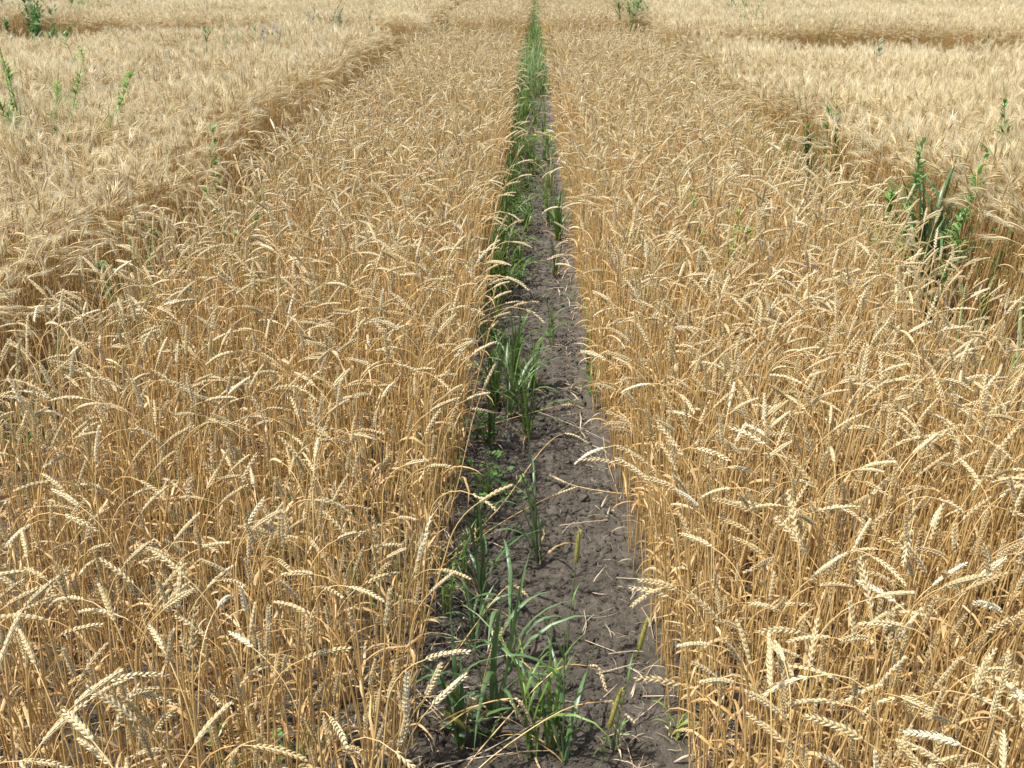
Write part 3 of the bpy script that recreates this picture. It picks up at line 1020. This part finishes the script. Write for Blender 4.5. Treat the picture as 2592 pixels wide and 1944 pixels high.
lobed_weed(gp(1262, 705), .34, 40, 'dark green leafy weed pressed against the left wheat wall', .022, spread=.1, tint=.3, seed=3)
lobed_weed(gp(1205, 1120), .16, 18, 'small dim leafy weed in shade behind left wheat edge', .02, spread=.1, tint=.3, seed=4)
lobed_weed(gp(1180, 1850), .1, 14, 'grey-green crinkled weed beneath the broad grass blade at the bottom', .016, mat=M_GREYG, spread=.06, tint=.3, seed=5)
lobed_weed(gp(1385, 372), .22, 26, 'yellow-leaved weed at the right edge of the far path', .03, mat=M_YEL, spread=.14, tint=.6, seed=6)
lobed_weed(gp(1405, 400), .18, 14, 'lime-green weed next to the yellow-leaved one', .03, spread=.1, tint=.95, seed=7)
lobed_weed(gp(560, 1930), .12, 16, 'green leafy weed between stems near lower left', .02, spread=.08, seed=8)
lobed_weed(gp(640, 2010), .14, 16, 'green leafy weed half hidden under left wheat at the bottom', .02, spread=.09, seed=9)
lobed_weed(gp(780, 1960), .16, 16, 'yellowish leafy weed by the pale clod under left wheat', .02, spread=.09, tint=.9, seed=10)

def leafy_stem_weed(loc, H, nst, label, name='tall_weed', leafL=.04, leafw=.005, nleaf=40, mat=None, bare_top=.25, spread=.1, tint=.5, seed=1, lean=.12, cat='weed', group='tall weeds in the barley', branches=0, flowers=None):
    rnd = random.Random(seed); mat = mat or M_WEED
    H = H * .95 + .03
    t = empty(name, loc)
    for s in range(nst):
        az = rnd.uniform(0, 6.28)
        P = arc((rnd.uniform(-spread, spread) * .5, rnd.uniform(-spread, spread) * .5, -.02), az, rnd.uniform(0, lean), rnd.uniform(0, lean * 3), 1.08 * H * rnd.uniform(.78, 1.05), 9, 1)
        st = MB(); tube(st, P, [.0035, .0034, .0032, .003, .0027, .0024, .002, .0015, .0008], 4)
        fl = MB(); flw = MB()
        tracks = [(P, 1.0)]
        for b in range(branches):
            q = P[rnd.randint(3, 7)]
            Bp = arc(q, rnd.uniform(0, 6.28), .4, .9, H * rnd.uniform(.15, .35), 6, 1)
            tube(st, Bp, [.0018, .0016, .0014, .0012, .001, .0006], 3); tracks.append((Bp, .6))
        for (Q, ls) in tracks:
            nn = int(1.7 * nleaf * (1 if ls == 1 else .4))
            for k in range(nn):
                f = rnd.uniform(.35 if ls == 1 else .05, 1 - bare_top * (1 if ls == 1 else .3)); x = f * (len(Q) - 1); i = int(x)
                q = Q[i].lerp(Q[min(i + 1, len(Q) - 1)], x - i)
                c = arc(q, rnd.uniform(0, 6.28), .5, rnd.uniform(1.1, 1.9), 1.5 * leafL * ls * rnd.uniform(.35, 1.3) * (1.35 - .8 * f), 5, 1)
                ww = .85 * leafw * ls * rnd.uniform(.7, 1.2)
                ribbon(fl, c, [ww * .3, ww, ww * .9, ww * .55, ww * .05], .25, 0, rnd.uniform(-.5, .5))
            if bare_top > 0 and ls == 1:   # small buds on the bare top
                for k in range(14):
                    q = Q[-1].lerp(Q[-3], rnd.random())
                    c = arc(q, rnd.uniform(0, 6.28), .7, .9, .018, 3, 1)
                    ribbon(fl, c, [.0008, .0018, .0002], .3)
            if flowers:
                for k in range(flowers):
                    q = Q[-1].lerp(Q[-2], rnd.random())
                    for pe in range(6):
                        aa = pe * 1.05
                        e = q + Vector((math.cos(aa), math.sin(aa), .4)) * .014
                        sde = Vector((-math.sin(aa), math.cos(aa), 0)) * .005
                        flw.add([q, e - sde, e + sde], [(0, 1, 2)])
        o = st.build('stem', M_GREEN, t); o['tint'] = .5
        o = fl.build('foliage', mat, t); o['tint'] = min(1, tint + .2 + rnd.uniform(-.1, .15)); o['kind'] = 'stuff'
        if flowers:
            o = flw.build('flower_heads', M_PURP, t); o['tint'] = .6
    tag(t, label, cat, group)
    return t

def top_ground(u, v, h):
    """ground spot of a plant whose middle at height h shows at u, v"""
    p = at(u, v, h); p.z = -.01
    return p
leafy_stem_weed(top_ground(75, 335, .86), 1.62, 2, 'tall thin bluish weed stem rising from the left barley, left of two', leafL=.05, nleaf=60, bare_top=.35, tint=.3, seed=31, lean=.08)
leafy_stem_weed(top_ground(112, 335, .86), 1.42, 6, 'bright green leafy weed cluster in left barley beside a thin stem', leafL=.07, leafw=.009, nleaf=60, bare_top=.12, tint=.9, seed=32, lean=.25, spread=.3)
leafy_stem_weed(top_ground(218, 190, .86), 1.25, 2, 'single small bright green weed top in upper left barley', leafL=.08, leafw=.01, nleaf=30, bare_top=0, tint=.95, seed=33)
leafy_stem_weed(top_ground(2075, 390, .55), 1.3, 2, 'tall branching weed with a bare top in the gap before right barley', leafL=.06, leafw=.007, nleaf=60, bare_top=.35, tint=.3, seed=34, lean=.1)
leafy_stem_weed(top_ground(2120, 430, .45), .95, 2, 'shorter weed beside the tall branching one in the right gap', leafL=.07, leafw=.01, nleaf=40, bare_top=.1, tint=.3, seed=35)
leafy_stem_weed(top_ground(2590, 380, .86), 1.2, 1, 'dark weed cut by the right picture side in the barley', leafL=.08, leafw=.012, nleaf=40, bare_top=.1, tint=.2, seed=36)
leafy_stem_weed(top_ground(1600, 82, .5), 1.3, 7, 'bushy green many-stemmed weed at the end of the right wheat plot', leafL=.09, leafw=.008, nleaf=60, bare_top=.12, tint=.5, seed=37, spread=.5, branches=3)
leafy_stem_weed(top_ground(830, 75, .8), 1.15, 8, 'loose grey-green bushy weed in upper left barley', leafL=.09, leafw=.009, nleaf=40, mat=M_GREYG, tint=.3, seed=38, spread=.7, branches=3, bare_top=.1)
leafy_stem_weed(top_ground(600, 125, .8), .98, 7, 'green weed patch with mixed leaves left of the purple flowers', leafL=.08, leafw=.011, nleaf=50, tint=.4, seed=39, spread=.9, branches=2, bare_top=0)
leafy_stem_weed(top_ground(680, 130, .86), 1.12, 8, 'purple-flowered weed low in the upper left barley', leafL=.06, leafw=.006, nleaf=20, tint=.4, seed=40, spread=.5, branches=1, bare_top=0, flowers=12)
leafy_stem_weed(top_ground(742, 115, .86), 1.1, 2, 'two thin green weed stems right of the purple flowers', leafL=.06, leafw=.007, nleaf=30, tint=.4, seed=41, spread=.2)
leafy_stem_weed(top_ground(225, 100, .8), .95, 6, 'small dark green weed patch below the weed row', leafL=.09, leafw=.012, nleaf=45, tint=.3, seed=42, spread=.8, branches=2, bare_top=0)
leafy_stem_weed(top_ground(665, 185, .86), 1.25, 1, 'thin bare-topped weed stem rising below the purple flowers', leafL=.04, leafw=.004, nleaf=26, tint=.4, seed=43, bare_top=.5)
leafy_stem_weed(top_ground(2290, 160, .86), 1.02, 7, 'pale grey-green spreading thistle on the right barley', leafL=.1, leafw=.012, nleaf=28, mat=M_GREYG, tint=.7, seed=44, spread=.3, lean=.5, branches=2, bare_top=0)
leafy_stem_weed(top_ground(2060, 100, .55), .85, 8, 'dark green leafy weed in the dark cross gap on the right', leafL=.09, leafw=.013, nleaf=45, tint=.3, seed=45, spread=.7, branches=2, bare_top=0)
leafy_stem_weed(top_ground(1885, 45, .86), 1.25, 4, 'upright weed group standing beyond the right cross gap', leafL=.09, leafw=.01, nleaf=40, tint=.3, seed=46, spread=.5, branches=2)
leafy_stem_weed(top_ground(1835, 30, .86), 1.05, 6, 'grey-green weed patch left of the upright weed group', leafL=.09, leafw=.01, nleaf=30, mat=M_GREYG, tint=.4, seed=47, spread=1.0, branches=2)
leafy_stem_weed(top_ground(1985, 52, .86), 1.05, 3, 'small green weed top right of the upright weed group', leafL=.09, leafw=.01, nleaf=30, tint=.5, seed=48, spread=.3)
leafy_stem_weed(top_ground(2310, 18, .8), 1.0, 6, 'faint green weed in the farthest gap at the upper right', leafL=.1, leafw=.012, nleaf=30, mat=M_GREYG, tint=.3, seed=49, spread=.8, branches=1)
leafy_stem_weed(top_ground(1090, 78, .5), .85, 6, 'bluish weed at the end of the left wheat plot', leafL=.08, leafw=.01, nleaf=30, mat=M_GREYG, tint=.3, seed=50, spread=.7, branches=1, bare_top=0)
leafy_stem_weed(top_ground(545, 430, .6), .92, 2, 'green weed between left wheat and barley with broad leaves', leafL=.06, leafw=.012, nleaf=36, tint=.6, seed=51, bare_top=0)
leafy_stem_weed(top_ground(612, 570, .62), .9, 2, 'bright green prickly weed standing inside the left wheat plot', leafL=.05, leafw=.009, nleaf=36, tint=.9, seed=52, bare_top=0)
leafy_stem_weed(top_ground(645, 620, .55), .72, 2, 'low green weed beside the prickly one inside the left wheat', leafL=.05, leafw=.01, nleaf=26, tint=.8, seed=53, bare_top=0)
leafy_stem_weed(top_ground(1850, 590, .7), .86, 4, 'pale green weed inside the right wheat plot', leafL=.06, leafw=.008, nleaf=26, tint=.9, seed=54, bare_top=0, spread=.25)
leafy_stem_weed(top_ground(2320, 510, .75), 1.02, 3, 'green weed with upright tip above the blue-green grass clump', leafL=.07, leafw=.011, nleaf=44, tint=.6, seed=55, bare_top=0, spread=.3)
leafy_stem_weed(top_ground(330, 735, .55), .8, 3, 'grey-green weed deep between stems in the left wheat', leafL=.05, leafw=.008, nleaf=30, tint=.2, seed=56, bare_top=0)
# the green weed row at the upper left
for k, (u, v, n, H, lab) in enumerate([
    (20, 62, 6, 1.05, 'leftmost clump of the green weed row'), (60, 46, 8, 1.2, 'second clump of the weed row, darkest and bushy'),
    (150, 38, 5, .95, 'low pale clump of the weed row between two dark ones'), (262, 24, 6, 1.1, 'green clump in the middle of the weed row'),
    (330, 10, 6, 1.15, 'dark blue-green clump of the weed row near the picture top'), (420, 6, 6, 1.0, 'rightmost clump of the green weed row at the top'),
    (205, 32, 5, .9, 'small clump left of the middle green clump in the weed row')]):
    leafy_stem_weed(top_ground(u, v, .75), H * .95, n, lab, leafL=.11, leafw=.013, nleaf=60, tint=.2 + .1 * (k % 4), seed=60 + k, spread=1.1, branches=3, bare_top=.05, group='green weed row', mat=M_WEED if k != 4 else M_GREYG)
# faint scattered weed stems far up
for k in range(14):
    u = [70, 480, 560, 880, 960, 1010, 1700, 1750, 2100, 2180, 2450, 2500, 740, 930][k]; v = [120, 60, 75, 25, 20, 12, 25, 50, 60, 30, 60, 90, 28, 45][k]
    side = 'left' if u < 1296 else 'right'
    q = {0: 'dull', 1: 'thin', 2: 'small'}[k % 3]
    leafy_stem_weed(top_ground(u, v, .86), 1.0 + .1 * (k % 3), 2, '%s green weed tip in distant barley %s' % (q, ['at the left picture side', 'between the weed row and cross gap', 'left of the purple flowers', 'far above the left plot corner', 'high above the left plot corner', 'beside the far wheat at left', 'just right of the far wheat', 'below the grey-green patch on the right', 'right of the upright weed group', 'above the dark gap leafy weed', 'in the far right field', 'at the far right picture side', 'under the top edge left of centre', 'above the bluish weed'][k]), leafL=.07, leafw=.008, nleaf=22, mat=M_GREYG if k % 2 else M_WEED, tint=.35, seed=80 + k, spread=.15, group='weed tips in the distant barley')

# blue-green couch grass clump in the right gap
pq = top_ground(2345, 660, .35); pq.z = gz(pq.x, pq.y)
grass_tuft(pq, .95, 44, 'dark blue-green grass clump at outer edge of the right wheat', M_BLUEG, True, rg, .3, tint=.2, w=.012, group='tall grass clumps beside the right plot', dead=False)
for k, (u, v, H, lab) in enumerate([(2215, 560, .85, 'thin green grass stems rising left of the blue-green clump'),
                                    (2500, 690, .9, 'grass stems at the right picture side below the barley'),
                                    (1960, 270, .8, 'green grass clump in the right gap beside barley'),
                                    (2000, 330, .8, 'second green grass clump farther down the right gap'),
                                    (1890, 205, .8, 'farther green grass clump in the right gap')]):
    pq = top_ground(u, v, .4); pq.z = gz(pq.x, pq.y)
    grass_tuft(pq, H, 9, lab, M_GREEN, True, rg, .18, tint=.4, w=.005, group='tall grass clumps beside the right plot', dead=False)

# ------------------------------------------------------------------ fallen and overhanging stalks
def ray_pt(u, v, h): return at(u, v, h)

def custom_stalk(pts, label, ear=True, earL=.085, name='wheat_stalk', tint=.6, r=.0019, group='bent wheat stalks over the path', seed=1, awn=0, cat='wheat', size=1.0):
    """pts: (u, v, height) along the stem; last two span the ear"""
    W = [ray_pt(*p) for p in pts]
    rnd = random.Random(seed)
    base = W[0].copy()
    t = empty(name, base)
    Lc = [w - base for w in W]
    # smooth by Catmull-Rom
    def cr(P, m=4):
        out = []
        for i in range(len(P) - 1):
            p0 = P[max(i - 1, 0)]; p1 = P[i]; p2 = P[i + 1]; p3 = P[min(i + 2, len(P) - 1)]
            for k in range(m):
                s = k / m
                out.append(.5 * ((2 * p1) + (p2 - p0) * s + (2 * p0 - 5 * p1 + 4 * p2 - p3) * s * s + (3 * p1 - p0 - 3 * p2 + p3) * s ** 3))
        out.append(P[-1].copy()); return out
    sm = cr(Lc)
    if ear:
        # cut the curve so the last earL metres are the ear
        acc = 0; j = len(sm) - 1
        while j > 1 and acc < earL: acc += (sm[j] - sm[j - 1]).length; j -= 1
        E = sm[j:]; S = sm[:j + 1]
        em = MB(); tube(em, E, [.0013] * (len(E) - 1) + [.0005], 4)
        e = em.build('ear', M_EAR, t); e['tint'] = tint
        for M in ear_layout(E, 19, rnd, rnd.uniform(0, 3), size):
            q = link('spikelet', SPK, e); q.matrix_basis = M; q['tint'] = tint
        if awn:
            am = MB(); d = (E[-1] - E[0]).normalized()
            for k in range(26):
                q = E[0].lerp(E[-1], rnd.random())
                dd = (d + Vector((rnd.uniform(-.5, .5), rnd.uniform(-.5, .5), rnd.uniform(-.3, .5)))).normalized()
                s = Vector((0, 0, 1)).cross(dd).normalized() * .0004
                am.add([q - s, q + s, q + dd * .06], [(0, 1, 2)])
            a = am.build('awns', M_AWN, e); a['tint'] = .8
    else: S = sm
    st = MB(); n = len(S)
    tube(st, S, [r * (1 - .4 * i / n) for i in range(n)], 5, cap=True)
    if not ear:
        for f in (.35, .7):
            i = int(f * (n - 1)); d = (S[i + 1] - S[i]).normalized()
            tube(st, [S[i] - d * .004, S[i], S[i] + d * .004], [r * .9, r * 1.6, r * .9], 5)
    s = st.build('stem' if ear else name, M_STEM if ear else M_PALE, t if ear else None)
    s['tint'] = tint
    if not ear:
        bpy.data.objects.remove(t); s.location = base; t = s
    tag(t, label, cat, group)
    return t

BS = [
 ([(1010, 1180, .05), (1060, 960, .45), (1150, 830, .55), (1280, 768, .55), (1348, 768, .54)], 'straight overhanging wheat ear reaching furthest over the path, upper one', .7, 0),
 ([(1030, 1200, .05), (1090, 960, .45), (1190, 830, .55), (1280, 780, .56), (1345, 790, .54), (1378, 818, .5)], 'overhanging wheat ear curving down over mid path', .75, 0),
 ([(1010, 1230, .05), (1070, 1010, .4), (1130, 900, .52), (1200, 825, .55), (1290, 790, .55)], 'overhanging ear just left of the curving one above the path', .6, 0),
 ([(1000, 1250, .05), (1050, 1040, .4), (1110, 950, .5), (1200, 870, .53), (1262, 812, .52)], 'slanting overhanging wheat ear below the two highest over the path', .5, 0),
 ([(990, 1300, .05), (1040, 1100, .4), (1100, 1000, .55), (1150, 925, .58), (1210, 895, .56)], 'lower slanting ear of the bunch leaning over the path', .65, 0),
 ([(1000, 1330, .05), (1060, 1160, .3), (1150, 1060, .42), (1190, 1035, .42), (1252, 1045, .38)], 'plump ear hanging rightwards at left path edge above the lobed weed', .78, 0),
 ([(1120, 1420, .03), (1260, 1290, .1), (1370, 1140, .2), (1430, 1098, .2), (1490, 1122, .15)], 'small ear on a long arching stem over clods', .8, 0),
 ([(1060, 1480, .03), (1240, 1342, .08), (1370, 1268, .1), (1462, 1232, .09)], 'ear on a long straight stem slanting low across the path', .55, 0),
 ([(1050, 1130, .03), (1250, 1072, .05), (1420, 1026, .08), (1478, 1034, .05)], 'thin withered ear lying beyond the clods', .5, 0),
 ([(1640, 1252, .04), (1545, 1246, .05), (1450, 1228, .05), (1392, 1202, .04)], 'short ear pointing left from the right edge at mid path', .6, 0),
 ([(1130, 2010, .05), (1230, 1880, .12), (1400, 1700, .25), (1490, 1686, .24), (1515, 1695, .22), (1535, 1750, .17)], 'ear drooping from a long stem over the broad crack', .6, 0),
 ([(1100, 2060, .05), (1240, 1920, .12), (1420, 1800, .2), (1530, 1776, .2), (1560, 1786, .19), (1606, 1830, .15)], 'drooping ear at the lower foxtail head', .65, 0),
 ([(1090, 1840, .1), (1180, 1795, .17), (1270, 1772, .2), (1300, 1785, .19), (1325, 1835, .12)], 'bent ear hanging beside the tall grass tuft, left one', .6, 0),
 ([(1110, 1850, .1), (1200, 1790, .18), (1290, 1768, .21), (1322, 1785, .19), (1345, 1830, .13)], 'bent ear hanging beside the tall grass tuft, right one', .7, 0),
 ([(1205, 1800, .02), (1225, 1720, .15), (1242, 1650, .25), (1282, 1578, .36)], 'slim upright brown ear leaning among the grass blades', .45, 0),
 ([(930, 1900, .05), (1000, 1600, .45), (1070, 1380, .74), (1090, 1310, .8)], 'whitish ear with spread awns at the left path edge', .95, 1),
 ([(1120, 1700, .03), (1250, 1520, .2), (1300, 1482, .22), (1345, 1520, .18)], 'curved ear on a slanting stem over the shaded left soil', .5, 0),
 ([(1000, 2080, .03), (1030, 1900, .35), (1060, 1830, .5), (1110, 1770, .56), (1180, 1708, .58)], 'big plump ear tilting right above the broad grass blade', .8, 0),
 ([(960, 2100, .03), (990, 1900, .4), (1020, 1830, .6), (1030, 1700, .78)], 'big upright bleached ear at bottom left of the path', .92, 0),
 ([(985, 2100, .03), (1030, 1850, .4), (1080, 1760, .6), (1118, 1680, .7)], 'big ear leaning over its neighbours at bottom left of path', .8, 0),
 ([(940, 2150, .03), (980, 1960, .4), (1010, 1890, .55), (1035, 1790, .66)], 'big ear below the upright bleached one at the bottom', .75, 0),
]
for k, (pts, lab, ti_, aw) in enumerate(BS):
    custom_stalk(pts, lab, True, .085 if k not in (14,) else .1, tint=ti_, seed=300 + k, awn=aw, size=1.3 if k >= 17 else 1.08)
for k, (pts, lab) in enumerate([
    ([(1362, 1042, .03), (1460, 1080, .03), (1555, 1125, .02)], 'long bare pale straw lying slantwise beyond the clods'),
    ([(1527, 1104, .07), (1535, 1160, .05), (1566, 1252, .02)], 'pale kinked straw leaning along the right path edge'),
    ([(1090, 1762, .06), (1250, 1762, .07), (1350, 1768, .07), (1480, 1778, .05)], 'long level straw lying across the lower grass'),
    ([(1070, 1960, .04), (1230, 1900, .1), (1450, 1775, .14)], 'thick straw slanting up to the right at the bottom'),
    ([(1080, 1600, .06), (1150, 1612, .1), (1225, 1672, .02)], 'curved bare straw ending by the slim upright ear'),
    ([(1090, 1632, .04), (1180, 1622, .05), (1240, 1618, .02)], 'short level straw behind the curved bare one'),
    ([(1180, 1830, .05), (1270, 1815, .07), (1330, 1845, .02)], 'short bent straw under the hanging ears'),
    ([(1600, 1830, .02), (1660, 1780, .05), (1700, 1745, .12)], 'straw leaning out of the right wheat foot'),
    ([(1455, 1322, .02), (1440, 1330, .02), (1422, 1350, .01)], 'small straw bit on soil near the right edge'),
    ([(1480, 1620, .012), (1545, 1645, .012), (1560, 1650, .01)], 'thin pale straw on the cracked soil left of the foxtail'),
    ([(1540, 1655, .012), (1600, 1648, .014), (1630, 1650, .012)], 'wavy pale root straw touching the right wheat foot'),
    ([(1478, 1545, .012), (1484, 1580, .012), (1478, 1606, .012)], 'kinked short straw in the middle of the lower soil'),
    ([(1500, 1500, .012), (1520, 1504, .012), (1536, 1504, .01)], 'tiny twig of straw on the upper lower soil'),
    ([(1105, 1935, .03), (1300, 1905, .06), (1400, 1900, .03)], 'straw lying nearly level along the picture bottom'),
]):
    custom_stalk(pts, lab, False, name='straw', tint=.6, group='bare straws on the path', seed=400 + k, r=.0016, cat='straw')

# ------------------------------------------------------------------ clods, crumbs and litter on the bare soil
def clod_mb(r, seed):
    rnd = random.Random(seed); import bmesh
    bm = bmesh.new(); bmesh.ops.create_icosphere(bm, subdivisions=3, radius=1)
    off = Vector((rnd.uniform(0, 50),) * 3)
    from mathutils import noise
    for v in bm.verts:
        n = noise.noise(v.co * 1.4 + off) * .55 + noise.noise(v.co * 3.5 + off) * .28 + noise.noise(v.co * 8 + off) * .1
        v.co *= r * (1 + n)
        v.co.z *= .7
    mb = MB(); mb.v = [tuple(v.co) for v in bm.verts]; mb.f = [tuple(v.index for v in f.verts) for f in bm.faces]; mb.m = [0] * len(mb.f)
    bm.free(); return mb
for k, (u, v, r, lab) in enumerate([
    (1440, 1130, .022, 'large rounded dark soil clod under the small arching ear'), (1460, 1172, .024, 'broad soil clod, second below the small arching ear'),
    (1436, 1172, .015, 'soil clod touching the left of the broad clod'), (1475, 1158, .013, 'small clod above right of the broad clod'),
    (1478, 1262, .022, 'clod in the shadow of the low slanting ear'), (1370, 1068, .014, 'brown clod under the two crossing straws'),
    (1392, 1075, .012, 'smaller clod right of the brown clod'), (1352, 1082, .012, 'crumb clod left of the brown clod'), (1410, 1440, .012, 'lone clod below the low slanting ear')]):
    p = gp(u, v); p.z += r * .25
    o = clod_mb(r, 500 + k).build('soil_clod', M_SOIL, None, loc=p)
    tag(o, lab, 'clod', 'soil clods on the path')

def flat_proto(name, mb, mats):
    return bpy.data.objects.new(name, mb.mesh(name, mats, False))
CR = [flat_proto('crumb', clod_mb(.0045 + .004 * (k % 2) + (.006 if k == 5 else 0), 600 + k), [M_SOIL]) for k in range(6)]
def path_scatter(name, n, protos, label, y0, y1, smin, smax, dz=0., pw=1.0, xf=None, tlo=0., thi=1.):
    y = y0 + (y1 - y0) * rng.random(n) ** pw
    x = np.array([rng.uniform(path_left(a) - .02, path_right(a) + .02) if xf is None else xf(a) for a in y])
    z = ground_h(x, y) + dz
    s = rng.uniform(smin, smax, n)
    return stand(name, np.column_stack([x, y, z]), np.column_stack([np.zeros(n), np.zeros(n), rng.uniform(0, 6.28, n)]), np.repeat(s[:, None], 3, 1),
                 rng.integers(0, len(protos), n), rng.uniform(tlo, thi, n), protos, label)
path_scatter('soil_crumbs', 14000, CR, 'small dark soil crumbs scattered over the bare path', 1.7, 10, .1, .9, .001, 1.6)
LT = []
for k in range(8):
    mb = MB(); rr = random.Random(700 + k)
    a = rr.uniform(0, 6.28); P = [Vector((0, 0, .003))]; L = rr.uniform(.02, .06); cv = rr.uniform(-.35, .35)
    for i in range(6):
        a += cv * rr.uniform(.3, 1.2)
        P.append(P[-1] + Vector((math.cos(a), math.sin(a), rr.uniform(-.15, .2))) * (L / 6))
    tube(mb, P, [.0005, .0007, .0008, .0007, .0006, .0005, .0002], 3)
    LT.append(make_proto('straw_bit', mb, [M_PALE]))
for k in range(5):
    mb = MB(); rr = random.Random(740 + k)
    if k < 3:
        dry_leaf(mb, (0, 0, .004), 0, rr.uniform(.04, .1), rr, 0, rr.uniform(.0015, .003), 1.7)
    else:
        L = rr.uniform(.06, .14); tube(mb, [(0, 0, .003), (L * .5, .004, .008), (L, -.003, .004)], [.0014, .0014, .0013], 4)
    LT.append(make_proto('straw_bit', mb, [M_PALE]))
path_scatter('straw_litter', 130, LT, 'pale curled bits of straw and root strewn on the soil', 1.7, 8, .5, 1.3, .001, 1.5)
path_scatter('straw_litter', 480, LT, 'tangled pale roots and straw bits along the foot of the right wheat', 1.7, 8, .6, 1.6, .002, 1.3, lambda a: path_right(a) + rng.normal(-.01, .035))
path_scatter('straw_litter', 600, LT, 'tangled pale straw bits along the foot of the left wheat', 1.7, 8, .6, 1.6, .002, 1.3, lambda a: path_left(a) + rng.normal(0, .05))
scatter_low('straw_litter', 220, LT, 'pale straw bits on the soil under the wheat stems', .2, 1, .7, 1.7, [(-1.7, -.3, 1.3, 6), (.38, 1.65, 1.3, 6)])
